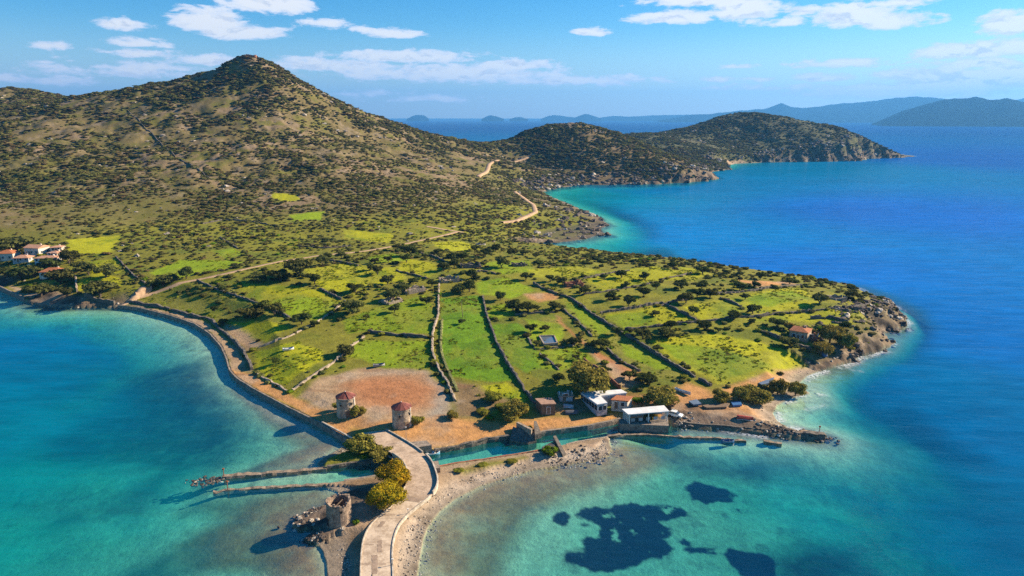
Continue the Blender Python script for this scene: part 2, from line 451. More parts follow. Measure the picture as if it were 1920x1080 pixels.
def shepard(ctrl_px, X, Y, vals, p=2.6):
    """smooth blend of traced values over the sea, in bearing and log distance"""
    pts = []
    for (x, y) in ctrl_px:
        q = P(x, max(y, 224))
        pts.append((math.atan2(q[0], q[1]), math.log(math.hypot(q[0], q[1]))))
    a = np.arctan2(X, Y); l = np.log(np.hypot(X, Y))
    num = np.zeros(X.shape + (len(vals[0]),), np.float32); den = np.zeros(X.shape, np.float32)
    for (pa, pl), v in zip(pts, vals):
        w = 1.0 / (((a - pa) ** 2 + (l - pl) ** 2 + 2e-4) ** (p / 2))
        den += w
        for k in range(len(v)):
            num[..., k] += w * v[k]
    return num / den[..., None]


jra = np.ix_(np.arange(0, NR, 4), np.arange(0, NA, 4))
Dc = shepard([(c[0], c[1]) for c in depth_ctrl], GX[jra], GY[jra], [(c[2],) for c in depth_ctrl])[..., 0]
t2 = np.empty((Dc.shape[0], NA), np.float32)
for i in range(Dc.shape[0]):
    t2[i] = np.interp(np.arange(NA), np.arange(0, NA, 4), Dc[i])
D0 = np.empty((NR, NA), np.float32)
for j in range(NA):
    D0[:, j] = np.interp(np.arange(NR), np.arange(0, NR, 4), t2[:, j])
D0 = D0 * (1 + .12 * fbm(GX, GY, 18, 4, 60))
land = SD > 0
sdp = np.maximum(SD, 0)
near = np.exp(-sdp / 14.0)
cap = CB + CS * sdp + np.where(CB > 1.0, .012, .03) * np.maximum(sdp - np.where(CB > 1.0, 4.0, 2.0), 0) ** 2 + (CS * np.minimum(sdp, 8) * .45 * fbm(GX, GY, 9, 3, 12) + np.where(CR > 1.5, 1.3, .05) * fbm(GX, GY, 4, 3, 13)) * near
Hland = np.maximum(np.minimum(H0, cap), .12)
sdn = np.maximum(-SD, 0)
outer = sstep(GX - (GY * .30 - 30), 0, 25) * sstep(GY, 150, 235)
U = CU + (.16 + .34 * outer - CU) * sstep(sdn, 4, 26 - 16 * outer)
Hsea = -np.minimum(D0, 0.10 + np.where(CU > 1, np.minimum(CU * sdn, 1.7 + .1 * sdn), U * sdn * (1 + .25 * fbm(GX, GY, 7, 3, 14))))
wgt = (~land).astype(np.float32)
for k in range(14):                      # even out the sea bed where stretches of shore meet
    st = 1 if k < 6 else 3
    num = Hsea * wgt * 2; den = wgt * 2
    for ax in (0, 1):
        for s_ in (-st, st):
            num = num + np.roll(Hsea * wgt, s_, ax); den = den + np.roll(wgt, s_, ax)
    Hsea = np.where(land, Hsea, num / np.maximum(den, 1))
for ln in ([(418, 895), (500, 890), (613, 880)], [(400, 924), (430, 919), (520, 913), (648, 904)]):
    jm = line_mask(ln, GX, GY, 1.0, 6.5, False)
    Hsea = Hsea * (1 - jm) + np.maximum(Hsea, -.45) * jm
Hsea = np.minimum(Hsea, -.06) + fbm(GX, GY, 3.0, 2, 15) * .05
HT = np.where(land, Hland, Hsea).astype(np.float32)


def hgt(x, y):
    """terrain height at world points"""
    x = np.asarray(x, float); y = np.asarray(y, float)
    a = np.clip((np.arctan2(x, y) - AZ[0]) / (AZ[1] - AZ[0]), 0, NA - 1.001)
    r = np.clip(np.interp(np.hypot(x, y), R, np.arange(NR)), 0, NR - 1.001)
    ia = a.astype(int); ir = r.astype(int); fa = a - ia; f2 = r - ir
    return (HT[ir, ia] * (1 - fa) + HT[ir, ia + 1] * fa) * (1 - f2) + (HT[ir + 1, ia] * (1 - fa) + HT[ir + 1, ia + 1] * fa) * f2


def samp(field, x, y):
    a = np.clip((np.arctan2(x, y) - AZ[0]) / (AZ[1] - AZ[0]), 0, NA - 1.001).astype(int)
    r = np.clip(np.interp(np.hypot(x, y), R, np.arange(NR)), 0, NR - 1.001).astype(int)
    return field[r, a]


def G(px, py):
    """where the photograph's pixel meets the ground"""
    dx, dy, dz = ray(px, py)
    a = (math.atan2(dx, dy) - AZ[0]) / (AZ[1] - AZ[0])
    a = min(max(a, 0), NA - 1.001)
    i = int(a); f = a - i
    col = np.maximum(HT[:, i] * (1 - f) + HT[:, i + 1] * f, 0)
    T = (col - CAM_H) / R
    te = dz / math.hypot(dx, dy)
    hit = np.nonzero(T >= te)[0]
    if len(hit) == 0:
        return P(px, py, 0)
    k = int(hit[0])
    if k > 0:
        f2 = (te - T[k - 1]) / (T[k] - T[k - 1] + 1e-12)
        d = R[k - 1] + (R[k] - R[k - 1]) * f2
    else:
        d = R[0]
    q = Pd(px, py, d)
    return (q[0], q[1], q[2])


def poly_mask(pts_px, X, Y, soft, ground=True):
    """1 inside a traced outline, falling to 0 over `soft` metres"""
    pts = [G(*p) if ground else P(*p) for p in pts_px]
    xs = [p[0] for p in pts]; ys = [p[1] for p in pts]
    m = soft * 2 + 2
    box = (X > min(xs) - m) & (X < max(xs) + m) & (Y > min(ys) - m) & (Y < max(ys) + m)
    out = np.zeros(X.shape, np.float32)
    x = X[box]; y = Y[box]
    if x.size == 0:
        return out
    best = np.full(x.shape, 1e12, np.float32); ins = np.zeros(x.shape, bool)
    n = len(pts)
    for i in range(n):
        ax, ay = xs[i], ys[i]; bx, by = xs[(i + 1) % n], ys[(i + 1) % n]
        ex, ey = bx - ax, by - ay
        t_ = np.clip(((x - ax) * ex + (y - ay) * ey) / (ex * ex + ey * ey + 1e-9), 0, 1)
        best = np.minimum(best, (x - ax - t_ * ex) ** 2 + (y - ay - t_ * ey) ** 2)
        ins ^= ((ay > y) != (by > y)) & (x < (bx - ax) * (y - ay) / (by - ay + 1e-12) + ax)
    d = np.where(ins, np.sqrt(best), -np.sqrt(best))
    out[box] = sstep(d, -soft, soft)
    return out


# ------------------------------------------------------------------ what grows or lies where (own colours of the ground)
wx = GX + fbm(GX, GY, 6, 3, 40) * .9 * np.clip(RR / 220, .5, 3)
wy = GY + fbm(GX, GY, 6, 3, 41) * .9 * np.clip(RR / 220, .5, 3)
C = np.zeros(GX.shape + (3,), np.float32)


def lay(mask, col, amount=1.0):
    m = (mask * amount)[..., None]
    C[:] = C * (1 - m) + np.array(col, np.float32) * m


nA = fbm(GX, GY, 45, 5, 50); nB = fbm(GX, GY, 12, 4, 51); nC = fbm(GX, GY, 3.5, 3, 52)
C[:] = np.array((.155, .118, .046))                                   # dry hillside earth and rock
lay(sstep(nA, -.1, .5), (.215, .150, .080))
lay(sstep(nB + .5 * nC, .3, .9), (.27, .205, .145), .5)               # pale limestone
lay(sstep(-nB + .3 * nA, .05, .6), (.125, .115, .024), .95)             # dry grass and herbs
lay(sstep(fbm(GX, GY, 90, 3, 53), .0, .5) * sstep(H0, 75, 25), (.14, .125, .026), .8)
low = sstep(20 - H0, 0, 9) * sstep(640 - RR, 0, 120)
lay(low, (.178, .165, .021))
lay(low * sstep(nA + .5 * nB, -.1, .5), (.225, .215, .020), .8)
lay(low * sstep(nB, .1, .6), (.10, .125, .016), .7)
h3 = sstep(RR, 1120, 1180) * sstep(GX, 60, 120)
lay(h3, (.075, .082, .034), .75)
lay(sstep(RR, 820, 870) * sstep(1130 - RR, 0, 40) * sstep(GX, 10, 60), (.190, .122, .060), .5)
FIELDMASK = np.zeros(GX.shape, np.float32)
GREEN = (.195, .265, .009); YGREEN = (.330, .320, .010); DEEP = (.120, .225, .009); OLIVE = (.185, .175, .028)
FIELDS = [
    (DEEP, [(830, 560), (900, 553), (912, 600), (930, 645), (950, 685), (968, 714), (885, 712), (840, 706), (828, 680), (820, 650), (823, 620), (829, 590)]),
    (DEEP, [(922, 610), (985, 605), (1000, 640), (1015, 690), (985, 700), (955, 678), (932, 640)]),
    (YGREEN, [(440, 530), (520, 535), (598, 545), (638, 565), (620, 588), (590, 600), (545, 592), (505, 572), (470, 558)]),
    (GREEN, [(500, 565), (560, 552), (636, 568), (618, 590), (590, 601), (545, 593)]),
    (YGREEN, [(575, 505), (640, 495), (690, 500), (700, 520), (680, 540), (640, 550), (600, 540), (580, 520)]),
    (YGREEN, [(755, 485), (800, 490), (830, 505), (800, 520), (770, 515), (745, 505)]),
    (GREEN, [(670, 638), (800, 640), (806, 692), (720, 690), (655, 668)]),
    (YGREEN, [(475, 660), (520, 650), (560, 640), (610, 660), (600, 680), (540, 722), (500, 715), (482, 690)]),
    (GREEN, [(640, 600), (720, 575), (800, 552), (814, 600), (805, 625), (700, 620), (650, 625)]),
    (YGREEN, [(1135, 590), (1240, 573), (1300, 600), (1240, 610), (1175, 617)]),
    (GREEN, [(1135, 592), (1200, 584), (1230, 596), (1175, 616)]),
    (YGREEN, [(1090, 520), (1230, 500), (1330, 515), (1300, 528), (1240, 525), (1130, 545)]),
    (YGREEN, [(1280, 575), (1350, 562), (1390, 578), (1380, 595), (1310, 600)]),
    (YGREEN, [(1355, 560), (1500, 540), (1540, 565), (1520, 576), (1430, 588), (1395, 575)]),
    (GREEN, [(1400, 556), (1490, 545), (1520, 560), (1440, 575), (1400, 570)]),
    (YGREEN, [(1440, 594), (1630, 578), (1622, 605), (1560, 612), (1500, 602), (1400, 602)]),
    (YGREEN, [(1220, 640), (1330, 625), (1420, 640), (1480, 660), (1530, 678), (1500, 692), (1400, 712), (1345, 722), (1310, 700), (1250, 668)]),
    (GREEN, [(1230, 645), (1330, 650), (1400, 670), (1450, 690), (1350, 712), (1290, 685)]),
    (OLIVE, [(1060, 570), (1150, 620), (1200, 650), (1290, 705), (1240, 710), (1180, 680), (1120, 640), (1070, 600)]),
    (GREEN, [(1060, 565), (1110, 590), (1150, 620), (1125, 630), (1080, 595)]),
    (GREEN, [(1155, 640), (1200, 655), (1260, 692), (1230, 695), (1170, 665)]),
    (GREEN, [(900, 492), (990, 487), (1005, 508), (940, 515)]),
    (GREEN, [(690, 480), (740, 475), (765, 488), (700, 495)]),
    (GREEN, [(890, 530), (950, 520), (1005, 545), (960, 560), (900, 550)]),
    (GREEN, [(1000, 660), (1080, 650), (1110, 675), (1050, 695), (1015, 690)]),
    (OLIVE, [(965, 592), (1040, 588), (1060, 620), (985, 620)]),
    (GREEN, [(985, 598), (1060, 612), (1050, 640), (1000, 636)]),
    (YGREEN, [(143, 522), (205, 517), (235, 530), (215, 540), (150, 545)]),
    (YGREEN, [(125, 450), (230, 440), (205, 475), (130, 478)]),
    (YGREEN, [(165, 490), (220, 485), (228, 512), (175, 520)]),
    (GREEN, [(280, 512), (340, 486), (460, 490), (420, 505), (320, 525)]),
    (GREEN, [(270, 545), (330, 535), (370, 528), (320, 545)]),
    (OLIVE, [(200, 555), (290, 545), (370, 560), (460, 600), (430, 640), (395, 605), (330, 580), (250, 565)]),
    (YGREEN, [(420, 600), (520, 605), (545, 615), (500, 640), (450, 625)]),
    (OLIVE, [(400, 545), (470, 565), (560, 610), (520, 605), (440, 585)]),
    (YGREEN, [(505, 362), (555, 365), (560, 375), (515, 378)]),
    (GREEN, [(538, 402), (610, 396), (602, 412), (550, 414)]),
    (YGREEN, [(640, 430), (740, 440), (730, 455), (650, 448)]),
    (YGREEN, [(810, 455), (870, 452), (900, 468), (840, 472)]),
    (YGREEN, [(990, 505), (1090, 498), (1130, 510), (1060, 520), (1000, 520)]),
    (YGREEN, [(1270, 500), (1300, 503), (1340, 515), (1300, 520)]),
    (GREEN, [(400, 470), (440, 466), (460, 478), (420, 484)]),
    (YGREEN, [(700, 505), (740, 500), (760, 520), (720, 535), (690, 525)]),
    (GREEN, [(905, 575), (960, 570), (965, 590), (915, 600)]),
    (YGREEN, [(890, 725), (950, 715), (990, 745), (965, 770), (905, 775), (885, 750)]),
    (YGREEN, [(930, 865), (985, 858), (980, 866), (935, 876)]),
    (OLIVE, [(1060, 846), (1110, 838), (1090, 850), (1062, 854)]),
    (DEEP, [(806, 928), (822, 918), (838, 902), (840, 910), (815, 932)]),
]
for col, pts in FIELDS:
    m = poly_mask(pts, wx, wy, 1.1)
    k = np.random.default_rng(len(pts) * 7 + int(pts[0][0])).uniform(.88, 1.12)
    lay(m, tuple(c * k for c in col), .95)
    FIELDMASK = np.maximum(FIELDMASK, m)
# worn and lusher patches inside the fields
lay(FIELDMASK * sstep(fbm(GX, GY, 16, 4, 55), .05, .7), (.20, .19, .03), .45)
lay(FIELDMASK * sstep(fbm(GX, GY, 10, 4, 56), .2, .8), (.07, .14, .008), .55)
lay(FIELDMASK * sstep(fbm(GX * 1.0, GY * .35, 3.2, 3, 57), .25, .8), (.26, .27, .02), .35)
DIRT = np.zeros(GX.shape, np.float32)
ORANGE = (.50, .245, .092); RED = (.40, .165, .068); TAN = (.40, .265, .155); GREY = (.31, .265, .205); BROWN = (.21, .135, .07)
EARTH = [
    (TAN, 1.6, [(560, 745), (598, 706), (690, 690), (800, 695), (838, 735), (842, 782), (790, 792), (700, 800), (600, 770)]),
    (GREY, 2.5, [(800, 700), (835, 735), (838, 780), (800, 780), (815, 740)]),
    (RED, 5.0, [(640, 722), (700, 704), (790, 706), (815, 728), (805, 758), (740, 772), (660, 752)]),
    (ORANGE, 2.0, [(620, 772), (700, 790), (850, 782), (960, 792), (1010, 784), (1100, 780), (1165, 775), (1165, 792), (1100, 805), (1010, 817), (955, 822), (850, 842), (810, 850), (780, 836), (700, 806), (640, 800)]),
    (ORANGE, 1.2, [(429, 694), (476, 700), (540, 740), (640, 786), (665, 812), (650, 828), (600, 799), (500, 748), (440, 712)]),
    (TAN, 1.2, [(225, 573), (262, 572), (320, 585), (375, 600), (405, 622), (440, 650), (470, 695), (430, 700), (424, 680), (412, 655), (390, 630), (362, 612), (318, 597), (260, 582)]),
    (ORANGE, 2.0, [(1165, 738), (1230, 745), (1290, 716), (1320, 730), (1345, 745), (1440, 750), (1452, 762), (1440, 798), (1300, 798), (1260, 792), (1170, 792)]),
    (TAN, 2.0, [(1290, 775), (1400, 780), (1440, 790), (1420, 806), (1300, 798)]),
    (ORANGE, 2.0, [(1340, 735), (1400, 714), (1500, 692), (1580, 671), (1560, 690), (1500, 702), (1440, 722), (1380, 742)]),
    (RED, 1.5, [(1040, 592), (1055, 605), (1110, 652), (1180, 690), (1205, 702), (1175, 715), (1130, 680), (1105, 660), (1078, 630), (1045, 602)]),
    (TAN, 2.0, [(1110, 665), (1160, 690), (1200, 720), (1170, 730), (1140, 700)]),
    (ORANGE, 1.5, [(985, 552), (1045, 547), (1042, 562), (1010, 566)]),
    (RED, 1.5, [(1060, 530), (1085, 526), (1095, 535), (1065, 540)]),
    (BROWN, 2.0, [(846, 715), (890, 722), (960, 752), (900, 782), (852, 780)]),
    (OLIVE, 2.0, [(1395, 525), (1500, 532), (1440, 541), (1380, 531)]),
    (ORANGE, 1.5, [(1380, 525), (1470, 529), (1500, 533), (1420, 537)]),
    (TAN, 2.0, [(420, 605), (445, 612), (490, 645), (462, 658), (430, 630)]),
    (BROWN, 2.0, [(1000, 755), (1050, 745), (1090, 745), (1120, 775), (1060, 778), (1010, 778)]),
    (ORANGE, 1.2, [(1040, 760), (1062, 757), (1066, 770), (1044, 774)]),
    ((.44, .33, .235), 1.5, [(855, 900), (920, 880), (1000, 862), (1070, 848), (1130, 830), (1140, 850), (1060, 868), (950, 890), (860, 930), (815, 965), (790, 1010), (770, 1080), (745, 1080), (750, 1010), (790, 950), (825, 915)]),
    (OLIVE, 1.5, [(850, 880), (905, 868), (985, 856), (990, 862), (930, 874), (870, 888)]),
    (TAN, 1.5, [(860, 895), (930, 877), (985, 865), (985, 872), (930, 888), (860, 910)]),
    (BROWN, 1.5, [(610, 1080), (612, 1030), (600, 1015), (640, 1000), (690, 990), (675, 1030), (675, 1080)]),
    (TAN, 1.5, [(600, 1000), (640, 985), (690, 965), (740, 930), (745, 950), (700, 975), (680, 1000), (640, 1005)]),
    (BROWN, 1.5, [(640, 905), (700, 893), (760, 880), (760, 920), (700, 960), (660, 930)]),
    (TAN, 1.5, [(20, 530), (110, 545), (150, 560), (220, 572), (130, 576), (75, 573), (30, 548)]),
    (TAN, 2.0, [(1360, 312), (1380, 306), (1400, 304), (1385, 300), (1360, 298)]),
    (TAN, 3.0, [(1395, 755), (1450, 740), (1480, 730), (1500, 720), (1515, 738), (1460, 760), (1450, 790), (1520, 815), (1440, 805)]),
]
lay(poly_mask([(x, y) for x, y, t in SOUTH_PX if y < 1300] , wx, wy, 1.0, False), (.34, .235, .150), .95)
for col, soft, pts in EARTH:
    m = poly_mask(pts, wx, wy, soft)
    lay(m, col, .92)
    DIRT = np.maximum(DIRT, m)
lay(DIRT * sstep(fbm(GX, GY, 9, 4, 58), .1, .8), (.36, .28, .20), .5)
lay(DIRT * sstep(fbm(GX * .3, GY, 2.6, 3, 59), .25, .9), (.24, .12, .06), .45)
TRACKS = [
    [(0, 214), (60, 200), (120, 186), (140, 183)],
    [(255, 555), (300, 545), (368, 525), (430, 512), (490, 498), (540, 488), (600, 479), (660, 474), (720, 465), (770, 455), (810, 446), (860, 434)],
    [(940, 417), (965, 415), (990, 405), (1004, 398), (1000, 385), (985, 375), (965, 360)],
    [(896, 332), (912, 322), (917, 308), (945, 303), (985, 297), (1000, 290)],
    [(800, 425), (830, 430), (870, 436)],
    [(230, 572), (255, 556), (280, 540)],
]
# shores: bare rock on cliffs and shingle on beaches
rocky = sstep(-SD, -10 - np.where(CR > 2, 8, 0) - 7 * nB - RR * .004, -2) * (SD > 0) * (CR > .8)
lay(rocky, (.185, .130, .090), .9)
lay(rocky * sstep(nC + .6 * nB, .1, .6), (.060, .048, .038), .9)
lay(rocky * sstep(-nC + .4 * nB, .2, .7), (.34, .25, .17), .6)
beach = sstep(-SD, -7, -1) * (SD > 0) * (CR > .2) * (CR < .8)
lay(beach, (.42, .335, .250), .8)
lay(beach * sstep(nC, .2, .7), (.19, .14, .09), .6)
wet = sstep(-HT, -.55, -.05) * (SD > 0) * (CR > .2)
lay(wet, (.10, .082, .060), .6)
# sea bed: sand, weed and stones
sea = sstep(-SD, -.2, .2)
lay(sea, (.37, .46, .29))
lay(sea * sstep(fbm(GX, GY, 20, 4, 70), .0, .7), (.32, .38, .22), .6)
lay(sea * sstep(SD, -5.5 - 3 * nB - RR * .006, -.5) * (CR > .8), (.10, .085, .055), .92)
lay(sea * sstep(GX - (GY * .30 + 22), 0, 30) * sstep(GY, 100, 150), (.125, .17, .145), .9)
BED = [
    ((.225, .140, .055), 4.0, [(780, 1090), (790, 1010), (830, 950), (900, 905), (1000, 875), (1150, 835), (1230, 822), (1320, 845), (1200, 885), (1080, 920), (1000, 960), (960, 1020), (930, 1090)]),
    ((.190, .115, .045), 3.5, [(620, 1090), (600, 1030), (560, 1000), (560, 960), (620, 930), (600, 912), (420, 925), (345, 935), (420, 960), (330, 1000), (300, 1040), (380, 1060), (470, 1060), (560, 1090)]),
    ((.20, .135, .070), 2.5, [(430, 720), (480, 745), (560, 790), (640, 832), (600, 862), (500, 875), (420, 885), (520, 850), (560, 835), (500, 790), (440, 740)]),
    ((.16, .13, .08), 3.0, [(370, 900), (420, 890), (600, 874), (600, 866), (560, 868), (450, 880)]),
    ((.40, .30, .20), 2.0, [(445, 720), (480, 742), (560, 785), (600, 806), (580, 810), (520, 785), (460, 748)]),
    ((.030, .060, .065), 7.0, [(60, 820), (150, 740), (260, 680), (380, 670), (440, 760), (470, 800), (420, 850), (320, 880), (250, 950), (210, 920), (280, 860), (180, 850), (100, 850)]),
    ((.03, .07, .07), 5.0, [(65, 962), (100, 935), (160, 930), (150, 950), (80, 970)]),
    ((.03, .06, .05), 6.0, [(150, 1090), (220, 1050), (300, 1030), (350, 1050), (330, 1090)]),
    ((.05, .07, .055), 4.0, [(1480, 1090), (1430, 1020), (1520, 990), (1620, 1000), (1660, 1050), (1600, 1090)]),
    ((.10, .12, .10), 5.0, [(1180, 830), (1300, 850), (1500, 850), (1520, 880), (1400, 880), (1280, 870)]),
]
for col, soft, pts in BED:
    lay(poly_mask(pts, wx, wy, soft, False) * sea * (.94 + .2 * nC).clip(0, 1), col, .97)
lay(sea * sstep(nC + .5 * nB, .45, .9), (.14, .15, .10), .45)
GRASSBED = [
    [(1083, 948), (1095, 942), (1150, 940), (1185, 930), (1240, 929), (1270, 934), (1286, 945), (1285, 956), (1265, 962), (1243, 962), (1250, 970), (1265, 975), (1243, 988), (1252, 999), (1262, 1008), (1255, 1022), (1210, 1027), (1205, 1040), (1160, 1050), (1110, 1055), (1088, 1047), (1067, 1040), (1075, 1028), (1098, 1024), (1090, 1000), (1100, 992), (1130, 990), (1132, 975), (1105, 968), (1088, 960)],
    [(1287, 895), (1300, 890), (1340, 892), (1375, 895), (1383, 905), (1378, 918), (1350, 922), (1330, 928), (1305, 922), (1297, 905)],
    [(1034, 961), (1045, 952), (1062, 952), (1077, 960), (1074, 970), (1058, 974), (1040, 970)],
    [(1271, 993), (1285, 987), (1302, 993), (1298, 1001), (1280, 1001)],
    [(1280, 1010), (1295, 1002), (1318, 1003), (1336, 1004), (1332, 1012), (1345, 1018), (1330, 1021), (1316, 1017), (1295, 1018)],
    [(1350, 1018), (1370, 1007), (1410, 1009), (1440, 1017), (1460, 1030), (1455, 1042), (1466, 1064), (1455, 1077), (1430, 1075), (1405, 1060), (1365, 1040)],
    [(1395, 936), (1400, 934), (1406, 937), (1400, 940)], [(1100, 975), (1106, 972), (1114, 976), (1108, 980)],
]
gx2 = GX + fbm(GX, GY, 6, 5, 45, .62) * 1.4
gy2 = GY + fbm(GX, GY, 6, 5, 46, .62) * 1.4
for pts in GRASSBED:
    lay(poly_mask(pts, gx2, gy2, .45, False) * sea * sstep(fbm(GX, GY, 4, 4, 47, .65), .95, .60), (.006, .016, .022), .98)

C = np.clip(C * (1 + .10 * fbm(GX, GY, 2.2, 2, 80)[..., None]), .002, .9)


# ------------------------------------------------------------------ mesh helpers and materials
def mesh_np(name, V, Q, mat=None, smooth=True):
    """mesh from numpy vertices and quads (or triangles)"""
    me = bpy.data.meshes.new(name)
    k = Q.shape[1]
    me.vertices.add(len(V)); me.vertices.foreach_set('co', np.ascontiguousarray(V, np.float32).ravel())
    me.loops.add(Q.size); me.loops.foreach_set('vertex_index', np.ascontiguousarray(Q, np.int32).ravel())
    me.polygons.add(len(Q))
    me.polygons.foreach_set('loop_start', np.arange(0, Q.size, k, dtype=np.int32))
    me.polygons.foreach_set('loop_total', np.full(len(Q), k, np.int32))
    me.polygons.foreach_set('use_smooth', np.full(len(Q), smooth, bool))
    me.update(calc_edges=True)
    if mat:
        me.materials.append(mat)
    return me


def link(me, name, parent=None, loc=(0, 0, 0), rz=0.0):
    o = bpy.data.objects.new(name, me)
    COL.objects.link(o)
    o.location = loc
    o.rotation_euler = (0, 0, rz)
    if parent is not None:
        o.parent = parent
    return o


def tag(o, label=None, cat=None, group=None, kind=None):
    if label: o['label'] = label
    if cat: o['category'] = cat
    if group: o['group'] = group
    if kind: o['kind'] = kind
    return o


def thing(name, label, cat, loc=(0, 0, 0), rz=0.0, group=None):
    o = bpy.data.objects.new(name, None)
    COL.objects.link(o)
    o.empty_display_size = 0.5
    o.location = loc
    o.rotation_euler = (0, 0, rz)
    return tag(o, label, cat, group)


MATS = {}


def mat(name, col, rough=.85, var=.25, scale=2.0, bump=.3, bscale=None, spec=.3, col2=None, metal=0.0, per_object=0.0, stretch=None):
    """weathered surface: base colour with procedural variation and fine relief"""
    if name in MATS:
        return MATS[name]
    m = bpy.data.materials.new(name)
    m.use_nodes = True
    t = m.node_tree
    t.nodes.clear()
    N = NT(t)
    tcn = N.n('ShaderNodeTexCoord')
    vec = tcn.outputs['Object']
    if stretch:
        mp = N.n('ShaderNodeMapping')
        mp.inputs['Scale'].default_value = stretch
        t.links.new(vec, mp.inputs[0])
        vec = mp.outputs[0]
    n = N.noise(vec, scale, 5, .65)
    n_ = N.noise(vec, scale * 5.3, 3, .6)
    c2 = col2 or tuple(c * (1 - var) for c in col)
    c1 = tuple(min(1, c * (1 + var * .6)) for c in col)
    f = N.ramp(N.m('ADD', N.m('MULTIPLY', n, .65), N.m('MULTIPLY', n_, .35)), .36, .64)
    c = N.mix(f, c2, c1)
    if per_object:
        oi = N.n('ShaderNodeObjectInfo')
        hsv = N.n('ShaderNodeHueSaturation')
        t.links.new(N.m('MULTIPLY_ADD', oi.outputs['Random'], per_object * 2, 1 - per_object), hsv.inputs['Value'])
        t.links.new(c, hsv.inputs['Color'])
        c = hsv.outputs[0]
    b = N.n('ShaderNodeBsdfPrincipled')
    t.links.new(c, b.inputs['Base Color'])
    b.inputs['Roughness'].default_value = rough
    b.inputs['Specular IOR Level'].default_value = spec
    b.inputs['Metallic'].default_value = metal
    if bump:
        bn = N.n('ShaderNodeBump')
        bn.inputs['Strength'].default_value = bump
        bn.inputs['Distance'].default_value = .15
        t.links.new(N.noise(vec, bscale or scale * 3, 4, .7), bn.inputs['Height'])
        t.links.new(bn.outputs[0], b.inputs['Normal'])
    o = N.n('ShaderNodeOutputMaterial')
    t.links.new(b.outputs[0], o.inputs[0])
    MATS[name] = m
    return m


# ground material: traced ground colours with fine procedural grain
gm = bpy.data.materials.new('ground_cover')
gm.use_nodes = True
gt = gm.node_tree
gt.nodes.clear()
N = NT(gt)
at = N.n('ShaderNodeAttribute', attribute_name='cover')
geo = N.n('ShaderNodeNewGeometry')
na = N.noise(geo.outputs['Position'], .55, 6, .7)
nb = N.noise(geo.outputs['Position'], 2.6, 3, .6)
f = N.ramp(N.m('ADD', N.m('MULTIPLY', na, .6), N.m('MULTIPLY', nb, .4)), .30, .70, .62, 1.38, False)
cc = N.n('ShaderNodeVectorMath', operation='SCALE')
gt.links.new(at.outputs['Color'], cc.inputs[0]); gt.links.new(f, cc.inputs['Scale'])
pb = N.n('ShaderNodeBsdfPrincipled')
gt.links.new(cc.outputs[0], pb.inputs['Base Color'])
pb.inputs['Roughness'].default_value = .95
pb.inputs['Specular IOR Level'].default_value = .1
bn = N.n('ShaderNodeBump')
bn.inputs['Strength'].default_value = .55
bn.inputs['Distance'].default_value = .5
gt.links.new(N.noise(geo.outputs['Position'], .9, 6, .72), bn.inputs['Height'])
gt.links.new(bn.outputs[0], pb.inputs['Normal'])
go = N.n('ShaderNodeOutputMaterial')
gt.links.new(pb.outputs[0], go.inputs[0])


def grid_quads(nr, na, keep_cell):
    idx = np.arange(nr * na).reshape(nr, na)
    q = np.stack([idx[:-1, :-1], idx[:-1, 1:], idx[1:, 1:], idx[1:, :-1]], -1)[keep_cell]
    used = np.zeros(nr * na, bool)
    used[q.ravel()] = True
    remap = np.cumsum(used) - 1
    return remap[q], used


hmax = np.maximum(np.maximum(HT[:-1, :-1], HT[1:, :-1]), np.maximum(HT[:-1, 1:], HT[1:, 1:]))
q, used = grid_quads(NR, NA, hmax > -9.5)
V = np.stack([GX, GY, HT], -1).reshape(-1, 3)[used]
me = mesh_np('terrain', V, q[:, ::-1], gm)
ca = me.attributes.new('cover', 'FLOAT_COLOR', 'POINT')
ca.data.foreach_set('color', np.concatenate([C.reshape(-1, 3)[used], np.ones((used.sum(), 1), np.float32)], 1).ravel())
terrain = tag(link(me, 'terrain'), kind='structure')
print('terrain quads', len(q), 'rows', NR)

# ------------------------------------------------------------------ the sea
wr = [64.0]
while wr[-1] < 2600:
    r = wr[-1]
    wr.append(r + min(max(r * r / 80 * .0024, .8), r * .009))
while wr[-1] < 90000:
    wr.append(wr[-1] * 1.12)
WR = np.array(wr)
WA = np.radians(np.linspace(-60, 60, 620))
WAA, WRR = np.meshgrid(WA, WR)
SX = WRR * np.sin(WAA); SY = WRR * np.cos(WAA)
inside_grid = (np.abs(WAA) < math.radians(43.3)) & (WRR < 2240)
WH = np.where(inside_grid, hgt(SX, SY), -25.0)
deep_out = np.where(SX < 0, -9.0, -25.0)
WH = np.where(inside_grid, WH, np.where(WRR < 500, deep_out, -25))
c4 = np.minimum(np.minimum(WH[:-1, :-1], WH[1:, :-1]), np.minimum(WH[:-1, 1:], WH[1:, 1:]))
q, used = grid_quads(len(WR), len(WA), c4 < .6)
V = np.stack([SX, SY, np.zeros_like(SX)], -1).reshape(-1, 3)[used]
wm = bpy.data.materials.new('sea_water')
me = mesh_np('sea', V, q[:, ::-1], wm)
dep = np.clip(-WH, 0, 40).reshape(-1)[used]
da = me.attributes.new('depth', 'FLOAT', 'POINT')
da.data.foreach_set('value', dep.astype(np.float32))
